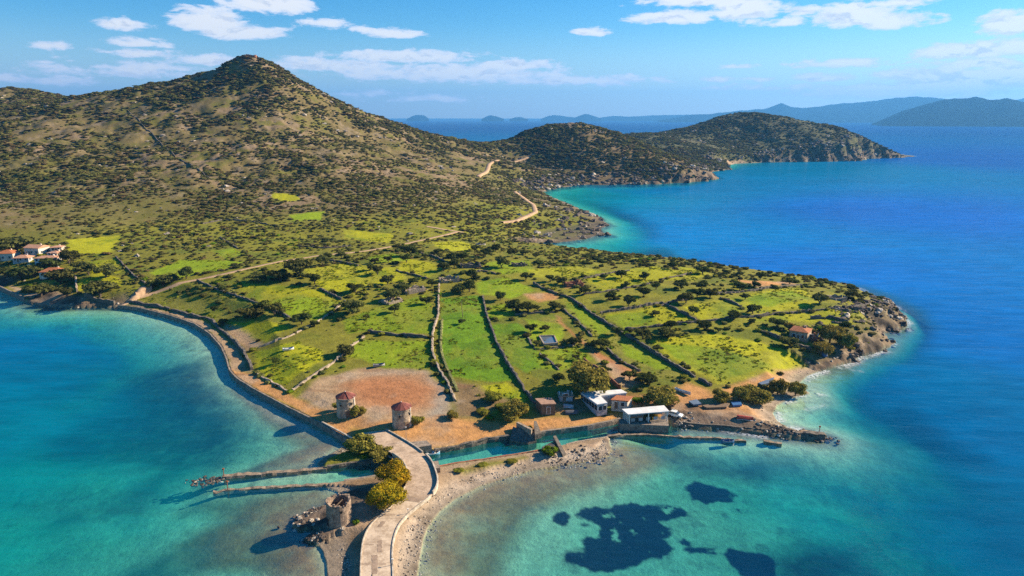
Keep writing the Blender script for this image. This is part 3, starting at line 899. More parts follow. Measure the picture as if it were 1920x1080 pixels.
body_ctrl = [  # px, py, colour of deep water seen from above
    (60, 1000, (.000, .215, .205)), (200, 900, (.000, .210, .225)), (60, 800, (.000, .170, .250)), (60, 620, (.000, .105, .230)), (300, 640, (.000, .100, .215)), (400, 760, (.000, .105, .170)),
    (330, 740, (.0, .085, .145)), (260, 700, (.0, .09, .16)), (420, 830, (.0, .095, .135)), (160, 830, (.0, .13, .185)), (240, 800, (.0, .10, .155)), (250, 940, (.0, .13, .16)), (110, 948, (.0, .12, .15)), (80, 890, (.0, .21, .23)), (330, 900, (.0, .19, .20)), (300, 985, (.0, .22, .215)), (260, 1060, (.0, .12, .12)), (640, 885, (.0, .13, .13)), (900, 848, (.0, .16, .18)), (1100, 815, (.0, .16, .18)), (1400, 830, (.0, .15, .22)), (1000, 950, (.0, .02, .025)), (1300, 950, (.0, .015, .03)), (1180, 1010, (.0, .008, .022)), (1180, 960, (.0, .008, .022)), (1240, 950, (.0, .008, .022)), (1120, 1035, (.0, .008, .022)), (1400, 1030, (.0, .008, .025)), (1440, 1060, (.0, .01, .03)), (1330, 905, (.0, .01, .03)), (1055, 962, (.0, .01, .025)), (560, 960, (.0, .06, .06)), (520, 1030, (.0, .06, .06)), (560, 830, (.0, .06, .09)),
    (1520, 950, (.0, .12, .17)), (1800, 1000, (.0, .085, .165)), (1800, 800, (.0, .085, .20)), (1650, 720, (.0, .095, .22)), (1850, 620, (.003, .100, .330)), (1500, 500, (.006, .120, .430)),
    (1250, 440, (.0, .150, .400)), (1090, 458, (.0, .19, .29)), (1060, 365, (.0, .20, .30)), (1200, 352, (.0, .13, .30)), (1400, 310, (.0, .14, .28)), (1700, 400, (.005, .100, .400)), (1900, 300, (.004, .080, .31)),
    (1900, 240, (.003, .065, .25)), (900, 235, (.001, .05, .185)), (1200, 235, (.001, .05, .19)), (1560, 790, (.0, .12, .22)),
]
BC = shepard([(c[0], c[1]) for c in body_ctrl], SX.reshape(-1)[used], np.maximum(SY.reshape(-1)[used], 1), [c[2] for c in body_ctrl], 3.2)
ba = me.attributes.new('body', 'FLOAT_COLOR', 'POINT')
ba.data.foreach_set('color', np.concatenate([BC, np.ones((len(BC), 1), np.float32)], 1).astype(np.float32).ravel())
# broken white water along the exposed eastern shore
sx = SX.reshape(-1)[used]; sy = SY.reshape(-1)[used]
sdw = np.where(inside_grid.reshape(-1)[used], samp(SD, sx, sy), -99)
crw = samp(CR, sx, sy)
east = sstep(sx - (sy * .34 - 5), 0, 12) * sstep(420 - sy, 0, 60)
bk = sstep(fbm(sx, sy, 7, 3, 90) + .5 * fbm(sx, sy, 2.2, 2, 91), -.05, .5)
foam = np.clip(sstep(sdw, -3.6, -.6) * bk * east * (crw > .2), 0, 1) * .8
foam += line_mask([(1578, 683), (1590, 690), (1602, 695), (1616, 697)], sx, sy, .3, .8, False) * .5 * bk
foam += line_mask([(1508, 728), (1525, 736), (1550, 742)], sx, sy, .8, 1.6, False) * .6 * bk
foam += line_mask([(1510, 768), (1530, 764), (1545, 760)], sx, sy, .4, 1.4, False) * .5 * bk
far = sstep(sdw, -RR.max(), 0) * 0
fo = me.attributes.new('foam', 'FLOAT', 'POINT')
fo.data.foreach_set('value', np.clip(foam, 0, 1).astype(np.float32))
sea_o = tag(link(me, 'sea'), kind='structure')
print('sea quads', len(q))

wm.use_nodes = True
t = wm.node_tree
t.nodes.clear()
N = NT(t)
ad = N.n('ShaderNodeAttribute', attribute_name='depth').outputs['Fac']
ab = N.n('ShaderNodeAttribute', attribute_name='body').outputs['Color']
af = N.n('ShaderNodeAttribute', attribute_name='foam').outputs['Fac']
cx = N.n('ShaderNodeCombineColor')
for i, k in enumerate((.50, .150, .138)):
    t.links.new(N.m('MULTIPLY', N.m('POWER', 2.71828, N.m('MULTIPLY', ad, -k)), N.ramp(ad, 3.5, 8.5, 1.0, 0.0)), cx.inputs[i])
trans = N.n('ShaderNodeBsdfTransparent')
t.links.new(cx.outputs[0], trans.inputs[0])
inv = N.n('ShaderNodeInvert')
t.links.new(cx.outputs[0], inv.inputs['Color'])
geo = N.n('ShaderNodeNewGeometry')
mp = N.n('ShaderNodeMapping')
mp.inputs['Rotation'].default_value = (0, 0, math.radians(18))
mp.inputs['Scale'].default_value = (.30, 1.0, 1.0)
t.links.new(geo.outputs['Position'], mp.inputs[0])
w1 = N.noise(mp.outputs[0], .55, 3, .6)
w2 = N.noise(mp.outputs[0], .085, 4, .6)
w3 = N.noise(mp.outputs[0], .012, 4, .6)
gust = N.ramp(N.m('ADD', N.m('MULTIPLY', w3, .6), N.m('MULTIPLY', w2, .4)), .35, .65, .86, 1.14, False)
rip = N.ramp(N.noise(mp.outputs[0], .20, 3, .65), .36, .64, .84, 1.16, False)
gust = N.m('MULTIPLY', gust, rip)  # wind streaks and ripple glints are painted into the body colour
bodyc = N.mix(1.0, ab, inv.outputs[0], 'MULTIPLY')
sc_ = N.n('ShaderNodeVectorMath', operation='SCALE')
t.links.new(bodyc, sc_.inputs[0]); t.links.new(gust, sc_.inputs['Scale'])
dif = N.n('ShaderNodeBsdfDiffuse')
t.links.new(sc_.outputs[0], dif.inputs[0])
bn = N.n('ShaderNodeBump')
bn.inputs['Strength'].default_value = .42
bn.inputs['Distance'].default_value = 1.0
t.links.new(N.m('ADD', N.m('MULTIPLY', w1, .35), N.m('MULTIPLY', w2, 1.4)), bn.inputs['Height'])
add = N.n('ShaderNodeAddShader')
t.links.new(trans.outputs[0], add.inputs[0]); t.links.new(dif.outputs[0], add.inputs[1])
gl = N.n('ShaderNodeBsdfGlossy')
gl.inputs['Roughness'].default_value = .09
gl.inputs['Color'].default_value = (.8, .9, 1, 1)
t.links.new(bn.outputs[0], gl.inputs['Normal'])
fr_ = N.n('ShaderNodeFresnel')
fr_.inputs['IOR'].default_value = 1.33
t.links.new(bn.outputs[0], fr_.inputs['Normal'])
fac = N.m('MINIMUM', N.m('MULTIPLY', fr_.outputs[0], .27), .13)
mx = N.n('ShaderNodeMixShader')
t.links.new(fac, mx.inputs[0]); t.links.new(add.outputs[0], mx.inputs[1]); t.links.new(gl.outputs[0], mx.inputs[2])
fd = N.n('ShaderNodeBsdfDiffuse')
fd.inputs[0].default_value = (.72, .74, .74, 1)
ff = N.m('MULTIPLY', af, N.ramp(N.noise(geo.outputs['Position'], 1.4, 4, .7), .38, .6))
mx2 = N.n('ShaderNodeMixShader')
t.links.new(ff, mx2.inputs[0]); t.links.new(mx.outputs[0], mx2.inputs[1]); t.links.new(fd.outputs[0], mx2.inputs[2])
wo_ = N.n('ShaderNodeOutputMaterial')
t.links.new(mx2.outputs[0], wo_.inputs[0])

# ------------------------------------------------------------------ small mesh builder
class MB:
    def __init__(self):
        self.v = []; self.f = []

    def add(self, vs, fs):
        o = len(self.v)
        self.v += [tuple(p) for p in vs]
        self.f += [tuple(i + o for i in f) for f in fs]
        return self

    def prism(self, pts, z0, z1):
        """upright prism over a plan outline; z1 may be a list"""
        n = len(pts)
        zt = z1 if isinstance(z1, (list, tuple)) else [z1] * n
        zb = z0 if isinstance(z0, (list, tuple)) else [z0] * n
        ar = sum(pts[i][0] * pts[(i + 1) % n][1] - pts[(i + 1) % n][0] * pts[i][1] for i in range(n))
        if ar < 0:
            pts = pts[::-1]; zt = zt[::-1]; zb = zb[::-1]
        vs = [(p[0], p[1], z) for p, z in zip(pts, zb)] + [(p[0], p[1], z) for p, z in zip(pts, zt)]
        fs = [tuple(range(n - 1, -1, -1)), tuple(range(n, 2 * n))]
        fs += [(i, (i + 1) % n, n + (i + 1) % n, n + i) for i in range(n)]
        return self.add(vs, fs)

    def box(self, c, s, rz=0.0):
        hx, hy, hz = s[0] / 2, s[1] / 2, s[2] / 2
        ca, sa = math.cos(rz), math.sin(rz)
        pts = [(c[0] + x * ca - y * sa, c[1] + x * sa + y * ca) for x, y in ((-hx, -hy), (hx, -hy), (hx, hy), (-hx, hy))]
        return self.prism(pts, c[2] - hz, c[2] + hz)

    def tube(self, a, b, r0, r1, n=7):
        a = np.array(a, float); b = np.array(b, float)
        d = b - a; d /= np.linalg.norm(d) + 1e-9
        u = np.cross(d, (0.3, .2, 1) if abs(d[2]) < .9 else (1, 0, 0)); u /= np.linalg.norm(u)
        w = np.cross(d, u)
        ring = [math.cos(2 * math.pi * i / n) * u + math.sin(2 * math.pi * i / n) * w for i in range(n)]
        vs = [a + r0 * q for q in ring] + [b + r1 * q for q in ring]
        fs = [(i, (i + 1) % n, n + (i + 1) % n, n + i) for i in range(n)] + [tuple(range(n - 1, -1, -1)), tuple(range(n, 2 * n))]
        return self.add(vs, fs)

    def lathe(self, prof, n=20, jit=0.0, c=(0, 0)):
        vs = []; fs = []
        for (r, z) in prof:
            for i in range(n):
                a = 2 * math.pi * i / n
                k = 1 + RND.uniform(-jit, jit)
                vs.append((c[0] + r * k * math.cos(a), c[1] + r * k * math.sin(a), z))
        for j in range(len(prof) - 1):
            for i in range(n):
                k = (i + 1) % n
                fs.append((j * n + i, j * n + k, (j + 1) * n + k, (j + 1) * n + i))
        return self.add(vs, fs)

    def build(self, name, m, parent=None, origin=(0, 0, 0), smooth=False, loc=(0, 0, 0), rz=0.0):
        me = bpy.data.meshes.new(name)
        me.from_pydata([(x - origin[0], y - origin[1], z - origin[2]) for x, y, z in self.v], [], self.f)
        if m:
            me.materials.append(m)
        if smooth:
            me.polygons.foreach_set('use_smooth', np.ones(len(me.polygons), bool))
        me.update()
        return link(me, name, parent, loc, rz)


def copy_tree(o, parent=None):
    c = o.copy()
    COL.objects.link(c)
    c.parent = parent
    for ch in o.children:
        copy_tree(ch, c)
    return c


def drop(x, y):
    return float(max(hgt(x, y), 0.0))


M_STONE = mat('dry_stone', (.165, .135, .105), .95, .55, 1.6, .9, 2.2)
M_PALE = mat('pale_limestone', (.37, .285, .205), .95, .45, 1.4, .9, 2.0)
M_QUAY = mat('quay_stone', (.27, .215, .165), .92, .5, 1.1, .8, 2.0)
M_CONC = mat('worn_concrete', (.54, .42, .30), .9, .30, .35, .25, 3.0, col2=(.38, .275, .185))
M_CONC2 = mat('patched_concrete', (.49, .36, .25), .9, .30, .4, .3, 3.0, col2=(.33, .23, .15))
M_WHITE = mat('limewash', (.74, .70, .64), .8, .22, .9, .15)
M_CREAM = mat('cream_plaster', (.62, .53, .43), .85, .25, .8, .2)
M_GREYW = mat('grey_render', (.42, .40, .40), .85, .3, .8, .2)
M_TILE = mat('terracotta_tiles', (.42, .150, .062), .85, .4, 2.2, .6, 4.0, stretch=(1, 3, 1))
M_TILE2 = mat('faded_tiles', (.52, .27, .16), .85, .35, 2.2, .5, 4.0)
M_ROOFW = mat('white_roof_coating', (.70, .68, .66), .75, .18, .5, .1)
M_RED = mat('red_painted_planks', (.20, .060, .045), .8, .4, 1.5, .3)
M_REDF = mat('faded_red_planks', (.42, .175, .105), .85, .4, 1.5, .3)
M_DARK = mat('opening_shade_and_trim', (.018, .018, .020), .7, .2, 1, 0)  # near-black stands for shade inside the mill openings; also skiff trim
M_GLASS = mat('window_glass', (.03, .04, .05), .12, .2, 1, 0, spec=.6)
M_WOOD = mat('weathered_wood', (.20, .135, .085), .9, .4, 3, .4, stretch=(1, 1, .3))
M_BRICK = mat('brick_red_wall', (.33, .135, .075), .9, .4, 1.5, .5)
M_RUST = mat('rusty_iron', (.24, .085, .04), .85, .5, 2, .4)
M_IRON = mat('grey_iron', (.16, .16, .165), .5, .3, 2, .1, metal=.6)
M_BARK = mat('bark', (.115, .085, .060), .95, .4, 3, .6)
M_BLUE = mat('blue_plastic', (.05, .15, .34), .45, .15, 1, 0, spec=.5)
M_TARP = mat('blue_grey_tarpaulin', (.12, .16, .22), .6, .3, .6, .3)
M_PAINT = mat('white_car_paint', (.78, .78, .78), .25, .05, 1, 0, spec=.6)
M_TYRE = mat('tyre_rubber', (.02, .02, .02), .8, .2, 1, 0)
M_MILL = mat('mill_masonry', (.42, .325, .225), .95, .55, .8, 1.0, 2.4, col2=(.23, .175, .125))
M_RUINM = mat('ruined_mill_masonry', (.33, .235, .165), .95, .60, 1.2, 1.0, 2.6, col2=(.125, .085, .062))
M_ROCK = mat('shore_rock', (.125, .095, .073), .95, .55, .6, .9, 1.6, per_object=.45)
M_ROCKP = mat('pale_shore_rock', (.42, .35, .275), .95, .45, .8, .9, 1.6, per_object=.35)
M_DIRTR = mat('dirt_road', (.44, .285, .165), .95, .35, .35, .4, 2.0)


def leaf_mat(name, col, col2, po=.25, scale=.9):
    if name in MATS:
        return MATS[name]
    m = bpy.data.materials.new(name)
    m.use_nodes = True
    t = m.node_tree
    t.nodes.clear()
    N = NT(t)
    geo = N.n('ShaderNodeNewGeometry')
    oi = N.n('ShaderNodeObjectInfo')
    n = N.noise(geo.outputs['Position'], scale, 3, .6)
    n2 = N.noise(geo.outputs['Position'], scale * 6, 2, .6)
    f = N.ramp(N.m('ADD', N.m('MULTIPLY', n, .6), N.m('MULTIPLY', n2, .4)), .36, .64)
    c = N.mix(f, col2, col)
    hsv = N.n('ShaderNodeHueSaturation')
    t.links.new(N.m('MULTIPLY_ADD', oi.outputs['Random'], po * 2, 1 - po), hsv.inputs['Value'])
    t.links.new(N.m('MULTIPLY_ADD', oi.outputs['Random'], .03, .485), hsv.inputs['Hue'])
    t.links.new(c, hsv.inputs['Color'])
    d = N.n('ShaderNodeBsdfDiffuse')
    t.links.new(hsv.outputs[0], d.inputs[0])
    tr = N.n('ShaderNodeBsdfTranslucent')
    t.links.new(hsv.outputs[0], tr.inputs[0])
    mx = N.n('ShaderNodeMixShader')
    mx.inputs[0].default_value = .25
    t.links.new(d.outputs[0], mx.inputs[1]); t.links.new(tr.outputs[0], mx.inputs[2])
    o = N.n('ShaderNodeOutputMaterial')
    t.links.new(mx.outputs[0], o.inputs[0])
    MATS[name] = m
    return m


L_DARK = leaf_mat('evergreen_leaves', (.090, .105, .026), (.040, .052, .014))
L_OLIVE = leaf_mat('olive_leaves', (.135, .135, .036), (.065, .070, .020))
L_TAM = leaf_mat('tamarisk_leaves', (.33, .270, .055), (.155, .130, .026), .12)
L_YEL = leaf_mat('yellow_shrub_leaves', (.27, .25, .03), (.12, .13, .02), .12)
L_GOLD = leaf_mat('golden_leaves', (.46, .27, .014), (.17, .15, .014), .06, .7)
L_GRN = leaf_mat('fresh_green_leaves', (.14, .22, .012), (.06, .10, .01), .12)
L_SCRUB = leaf_mat('scrub_leaves', (.150, .140, .040), (.075, .076, .022), .50, .25)
L_SCRUB2 = leaf_mat('brown_scrub_leaves', (.165, .115, .050), (.085, .062, .026), .35, .25)


# ------------------------------------------------------------------ foliage meshes
def ico(sub=1):
    t = (1 + 5 ** .5) / 2
    v = np.array([(-1, t, 0), (1, t, 0), (-1, -t, 0), (1, -t, 0), (0, -1, t), (0, 1, t), (0, -1, -t), (0, 1, -t), (t, 0, -1), (t, 0, 1), (-t, 0, -1), (-t, 0, 1)], float)
    v /= np.linalg.norm(v[0])
    f = [(0, 11, 5), (0, 5, 1), (0, 1, 7), (0, 7, 10), (0, 10, 11), (1, 5, 9), (5, 11, 4), (11, 10, 2), (10, 7, 6), (7, 1, 8), (3, 9, 4), (3, 4, 2), (3, 2, 6), (3, 6, 8), (3, 8, 9), (4, 9, 5), (2, 4, 11), (6, 2, 10), (8, 6, 7), (9, 8, 1)]
    v = [tuple(p) for p in v]
    for _ in range(sub):
        cache = {}; nf = []
        def mid(a, b):
            k = (min(a, b), max(a, b))
            if k not in cache:
                p = np.array(v[a]) + np.array(v[b]); p /= np.linalg.norm(p)
                v.append(tuple(p)); cache[k] = len(v) - 1
            return cache[k]
        for a, b, c in f:
            x, y, z = mid(a, b), mid(b, c), mid(c, a)
            nf += [(a, x, z), (b, y, x), (c, z, y), (x, y, z)]
        f = nf
    return np.array(v), np.array(f)


ICO1, ICO2 = ico(1), ico(2)


def crown_mesh(name, m, seed, w=1.0, h=.8, z0=.2, lobes=8, leaves=500, leaf=.1, core=.62, spread=.62):
    """leaf clumps over several lobes; unit crown about 2w across, from z0 to z0+2h"""
    g = np.random.default_rng(seed)
    Vs = []; Fs = []; n = 0
    cz = z0 + h
    cen = [(0, 0, cz, .72 if spread < .8 else .5)]
    for i in range(lobes):
        a = 2 * math.pi * (i + g.uniform(-.3, .3)) / lobes
        rad = g.uniform(.35, 1) * spread
        cen.append((w * rad * math.cos(a), w * rad * math.sin(a), cz + h * g.uniform(-.55, .55), g.uniform(.30, .52)))
    for (x, y, z, r) in cen:
        v, f = ICO1
        k = 1 + g.uniform(-.22, .22, len(v))
        p = v * k[:, None] * np.array((w * r, w * r, h * r * 1.1)) * core / .62 * .92
        Vs.append(p + (x, y, z)); Fs.append(f + n); n += len(v)
    tot = sum(c[3] ** 2 for c in cen)
    for (x, y, z, r) in cen:
        k = int(leaves * r * r / tot)
        d = g.normal(size=(k, 3)); d /= np.linalg.norm(d, axis=1)[:, None]
        rad = r * g.uniform(.80, 1.16, k)
        c = d * rad[:, None] * np.array((w, w, h * 1.1)) + (x, y, z)
        nrm = d + g.normal(size=(k, 3)) * .65; nrm /= np.linalg.norm(nrm, axis=1)[:, None]
        u = np.cross(nrm, g.normal(size=(k, 3))); u /= np.linalg.norm(u, axis=1)[:, None]
        t = np.cross(nrm, u)
        s = leaf * g.uniform(.6, 1.4, k)[:, None]
        P4 = np.stack([c - u * s, c + t * s * .8, c + u * s, c - t * s * .8], 1).reshape(-1, 3)
        Vs.append(P4)
        i4 = n + 4 * np.arange(k)
        Fs.append(np.concatenate([np.stack([i4, i4 + 1, i4 + 2], 1), np.stack([i4, i4 + 2, i4 + 3], 1)])); n += 4 * k
    V = np.concatenate(Vs); Fq = np.concatenate(Fs)
    V[:, 2] = np.maximum(V[:, 2], 0.0)
    return mesh_np(name, V, Fq, m, smooth=False)


def trunk_mesh(seed, h=.5, r=.07, limbs=4):
    g = random.Random(seed)
    b = MB()
    b.tube((0, 0, -.25), (g.uniform(-.04, .04), g.uniform(-.04, .04), h * .6), r * 1.25, r, 7)
    for i in range(limbs):
        a = 2 * math.pi * i / limbs + g.uniform(-.4, .4)
        b.tube((0, 0, h * .5), (.42 * math.cos(a), .42 * math.sin(a), h * 1.35), r * .7, r * .3, 5)
    me = bpy.data.meshes.new('trunk')
    me.from_pydata(b.v, [], b.f)
    me.materials.append(M_BARK)
    return me


# ------------------------------------------------------------------ walls
def path3(pts_px, step=1.6, ground=True, z=None):
    """world plan points along a traced line, at even spacing"""
    w = [G(*p)[:2] if ground else P(p[0], p[1], z or 0)[:2] for p in pts_px]
    out = [w[0]]
    for a, b in zip(w[:-1], w[1:]):
        L = math.hypot(b[0] - a[0], b[1] - a[1])
        n = max(1, int(round(L / step)))
        for i in range(1, n + 1):
            out.append((a[0] + (b[0] - a[0]) * i / n, a[1] + (b[1] - a[1]) * i / n))
    # soften corners
    for _ in range(2):
        out = [out[0]] + [((out[i - 1][0] + 2 * out[i][0] + out[i + 1][0]) / 4, (out[i - 1][1] + 2 * out[i][1] + out[i + 1][1]) / 4) for i in range(1, len(out) - 1)] + [out[-1]]
    return out


def strip(pts, half, top, bot, jit=0.0, jz=0.0, batter=0.0):
    """long wall of solid cross-section; top/bot are functions of (x, y) or numbers"""
    b = MB()
    n = len(pts)
    vs = []
    for i, (x, y) in enumerate(pts):
        j0, j1 = max(0, i - 1), min(n - 1, i + 1)
        dx, dy = pts[j1][0] - pts[j0][0], pts[j1][1] - pts[j0][1]
        L = math.hypot(dx, dy) + 1e-9
        nx, ny = -dy / L, dx / L
        zt = top(x, y) if callable(top) else top
        zb = bot(x, y) if callable(bot) else bot
        zt += RND.uniform(-jz, jz)
        zm = zt - min(.5, (zt - zb) * .4)
        ox, oy = RND.uniform(-jit, jit), RND.uniform(-jit, jit)
        for (s, z) in ((-half - batter, zb), (-half - RND.uniform(-jit, jit), zm), (-half * .8 + RND.uniform(-jit, jit), zt), (half * .8 + RND.uniform(-jit, jit), zt + RND.uniform(-jz, jz) * .5), (half + RND.uniform(-jit, jit), zm), (half + batter, zb)):
            vs.append((x + nx * s + ox, y + ny * s + oy, z))
    fs = []
    for i in range(n - 1):
        for k in range(5):
            a = i * 6 + k
            fs.append((a, a + 6, a + 7, a + 1))
    fs.append((0, 1, 2, 3, 4, 5)); e = (n - 1) * 6
    fs.append((e + 5, e + 4, e + 3, e + 2, e + 1, e))
    b.add(vs, fs)
    return b


def wall(pts_px, height, label, thick=.8, m=None, name='dry_stone_wall', cat='wall', group='dry stone field walls', jit=.14, jz=.2, step=1.2):
    pts = path3(pts_px, step)
    b = strip(pts, thick / 2, lambda x, y: drop(x, y) + height * (.45 + .75 * float(vnoise(np.array([x / 3.1]), np.array([y / 3.1]), 77)[0])) , lambda x, y: drop(x, y) - .6, jit, jz, .08)
    x, y = pts[len(pts) // 2]
    org = (x, y, drop(x, y))
    o = b.build(name, m or M_STONE, None, org, False, org)
    return tag(o, label, cat, group)


WALLS = [
    ([(905, 557), (912, 590), (930, 640), (950, 680), (985, 735), (1003, 757)], 1.5, 'long grey dry stone wall curving along the right of the vivid green strip field'),
    ([(823, 535), (822, 590), (811, 625), (811, 660), (821, 690), (841, 722), (853, 752)], 1.5, 'pale winding stone wall left of the vivid green strip field, above the red earth'),
    ([(1000, 533), (1040, 550), (1070, 560), (1110, 590), (1150, 615), (1190, 640), (1230, 665), (1270, 690), (1303, 708)], 1.6, 'longest diagonal stone wall, from the red ruin down to the tamarisks'),
    ([(1310, 712), (1322, 718), (1333, 725)], 1.9, 'short dark stone wall stub at the foot of the large yellow-green pasture'),
    ([(1055, 580), (1080, 600), (1110, 632)], 1.2, 'stone wall along the upper edge of the red ploughed strip'),
    ([(1138, 655), (1160, 675), (1200, 697)], 1.0, 'low stone wall below the red ploughed strip, above the round tamarisk'),
    ([(1125, 588), (1180, 580), (1240, 569)], 1.5, 'stone wall along the top of the bright square meadow right of centre'),
    ([(1242, 569), (1280, 588), (1310, 603)], 1.5, 'stone wall down the right side of the bright square meadow'),
    ([(1172, 619), (1240, 612), (1310, 604), (1415, 595), (1452, 589), (1535, 582), (1602, 577), (1632, 573)], 1.5, 'long stone wall crossing the right fields to the rocky headland'),
    ([(1338, 553), (1410, 546), (1465, 539), (1502, 534)], 1.4, 'stone wall behind the topmost right-hand meadow'),
    ([(1350, 559), (1390, 575)], 1.3, 'short stone wall between two meadows beside the tall branching tree'),
    ([(1240, 524), (1275, 518), (1297, 512)], 1.2, 'low stone wall near the far sea edge of the fields'),
    ([(1427, 622), (1465, 637), (1495, 650), (1545, 667)], 1.8, 'dark stone wall running from the orange-roofed stone house to the blue barrel'),
    ([(476, 700), (515, 720), (542, 736)], .9, 'low pale wall beside the orange dirt stretch of promenade'),
    ([(548, 733), (577, 712), (610, 692), (632, 675), (662, 648), (682, 632)], 1.1, 'rubble wall climbing left of the red earth clearing'),
    ([(370, 527), (412, 545), (462, 562), (507, 580), (552, 601)], 1.4, 'stone wall along the near edge of the broad left pasture'),
    ([(485, 652), (535, 635), (590, 607), (617, 590), (647, 565)], 1.0, 'pale rubble wall with scattered white debris right of the seawall terrace'),
    ([(690, 623), (740, 629), (802, 633)], 1.6, 'straight stone wall shading the meadow above the red earth clearing'),
    ([(600, 542), (640, 562)], 1.4, 'short stone wall under the dark tree right of the broad left pasture'),
    ([(612, 488), (640, 492), (672, 499)], 1.3, 'stone wall behind the upper left green field'),
    ([(742, 508), (770, 514), (800, 523)], 1.3, 'stone wall below the yellow field in the middle distance'),
    ([(788, 475), (812, 481), (834, 491)], 1.3, 'stone wall above the yellow field in the middle distance'),
    ([(217, 482), (250, 517), (277, 543)], 1.4, 'stone wall running down the slope right of the village'),
    ([(965, 591), (1000, 588), (1040, 586)], 1.2, 'stone wall on the top side of the small pond enclosure'),
    ([(985, 625), (993, 640), (1003, 655)], .8, 'low wall on the left side of the small pond enclosure'),
    ([(1004, 656), (1040, 653), (1077, 648)], 1.0, 'stone wall below the small grey pond'),
    ([(1012, 664), (1030, 678), (1048, 694)], .8, 'low broken wall leading from the pond to the tamarisk grove'),
    ([(240, 207), (262, 228), (287, 253), (323, 287), (360, 312), (397, 337)], 1.6, 'stone wall running straight down the dry hillside'),
    ([(412, 445), (428, 455), (446, 466)], 1.3, 'short stone wall at the foot of the hill'),
    ([(1095, 523), (1130, 515), (1180, 508)], 1.1, 'low stone wall beside the red ruin, towards the sea'),
    ([(1235, 575), (1262, 566), (1290, 562)], 1.2, 'stone wall among the dark trees right of centre'),
    ([(1090, 553), (1130, 548), (1180, 540), (1230, 530)], 1.0, 'low terrace wall above the row of dark round trees'),
    ([(1520, 598), (1560, 596), (1590, 606)], 1.8, 'tall dark stone wall behind the stone house'),
    ([(380, 420), (420, 412), (470, 415), (520, 424)], 1.2, 'terrace wall crossing the lower slope left of the green hill plots'),
    ([(142, 520), (143, 535), (145, 548)], 2.2, 'thick pale wall at the right end of the village'),
    ([(560, 462), (610, 466), (660, 462)], 1.2, 'terrace wall beside the upper track'),
    ([(880, 512), (905, 508), (930, 514)], 1.1, 'low wall behind the grey ruin between two fields'),
]
PALE_WALLS = {1, 13, 14, 16, 34}
for i, (pts, h, lab) in enumerate(WALLS):
    wall(pts, h * .68, lab, .62, M_PALE if i in PALE_WALLS else M_STONE, step=1.1 if i != 27 else 3.0)
wall([(829, 600), (826, 640), (829, 670), (842, 700), (858, 735)], .7, 'low grassy bank wall hugging the left edge of the strip field', .8, mat('mossy_stone', (.20, .20, .06), .95, .5, 1.5, .8))
wall([(1095, 677), (1115, 692), (1135, 706), (1163, 731)], 1.9, 'red brick boundary wall behind the white-roofed taverna', .35, M_BRICK, 'brick_wall', 'wall', None, .02, .03)

# retaining wall behind the promenade
wall([(243, 566), (312, 579), (372, 596), (392, 598), (412, 617), (440, 641), (457, 661)], 1.25, 'tall dark retaining wall behind the curving promenade', .9, M_STONE, 'retaining_wall', 'wall', None)
wall([(457, 661), (466, 678), (473, 694)], 1.25, 'retaining wall stub where the promenade turns orange', .9, M_STONE, 'retaining_wall', 'wall', None)
wall([(160, 556), (190, 566), (215, 571)], 1.6, 'dark low retaining wall right of the small village beach', .8, M_STONE, 'retaining_wall', 'wall', None)


def quay(pts_px, top, label, thick=.7, m=None, name='sea_wall', bot=-2.2, jit=.05, jz=.05, cat='sea wall', step=1.5, z=0.0, kind=None):
    pts = path3(pts_px, step, False, z)
    b = strip(pts, thick / 2, top, bot, jit, jz, .15)
    x, y = pts[len(pts) // 2]
    org = (x, y, 0)
    return tag(b.build(name, m or M_QUAY, None, org, False, org), label, cat)


quay([(222, 577), (262, 582), (320, 597), (365, 612), (393, 630), (415, 655), (426, 680), (431, 700), (445, 716), (480, 738), (540, 770), (600, 800), (652, 832), (690, 851), (726, 865)], 1.36,
     'long curving stone sea wall along the left bay promenade', .55, M_QUAY)
quay([(-60, 528), (0, 543), (48, 565)], 1.9, 'dark village quay wall at the far left waterline', .8, M_QUAY)
quay([(612, 880), (660, 873), (730, 864), (745, 862)], .95, 'north edge wall of the canal left of the bridge', .8, M_STONE, 'canal_wall', jit=.15, jz=.12, cat='canal wall')
quay([(814, 850), (860, 842), (905, 831), (955, 823)], 1.2, 'rubble canal edge below the dirt clearing', .9, M_STONE, 'canal_wall', jit=.2, jz=.15, cat='canal wall')
quay([(1003, 819), (1060, 811), (1100, 806), (1140, 798), (1163, 792)], 1.35, 'straight canal edge beneath the orange road', .8, M_QUAY, 'canal_wall', cat='canal wall')
quay([(645, 904), (700, 896), (735, 890)], .55, 'south edge wall of the canal left of the bridge', .8, M_QUAY, 'canal_wall', cat='canal wall')
quay([(822, 878), (850, 872), (905, 865), (960, 856), (1000, 850), (1025, 844)], .62, 'rust-topped canal edge on the gravel spit side', .6, M_BRICK, 'canal_wall', cat='canal wall')
quay([(1062, 836), (1090, 830), (1140, 822)], .55, 'pale canal edge at the outer gravel spit', .6, M_PALE, 'canal_wall', cat='canal wall')
JET = mat('jetty_stone', (.26, .195, .135), .95, .55, 1.2, .9, 2.2)
quay([(418, 895), (500, 890), (560, 885), (613, 880)], .5, 'long low stone jetty reaching into the left bay, north side of canal', 1.5, JET, 'stone_jetty', bot=-.7, jit=.16, jz=.10, cat='jetty', step=1.1)
quay([(400, 924), (430, 919), (520, 913), (600, 910), (648, 904)], .16, 'half-sunken stone jetty on the south side of the left canal mouth', 1.0, JET, 'stone_jetty', bot=-.6, jit=.2, jz=.14, cat='jetty', step=1.1)
quay([(1138, 819), (1190, 816), (1240, 818), (1300, 821), (1350, 823), (1400, 828)], .34, 'thin stone breakwater continuing the gravel spit to the right', .9, JET, 'stone_jetty', jit=.25, jz=.14, cat='jetty', step=1.1)
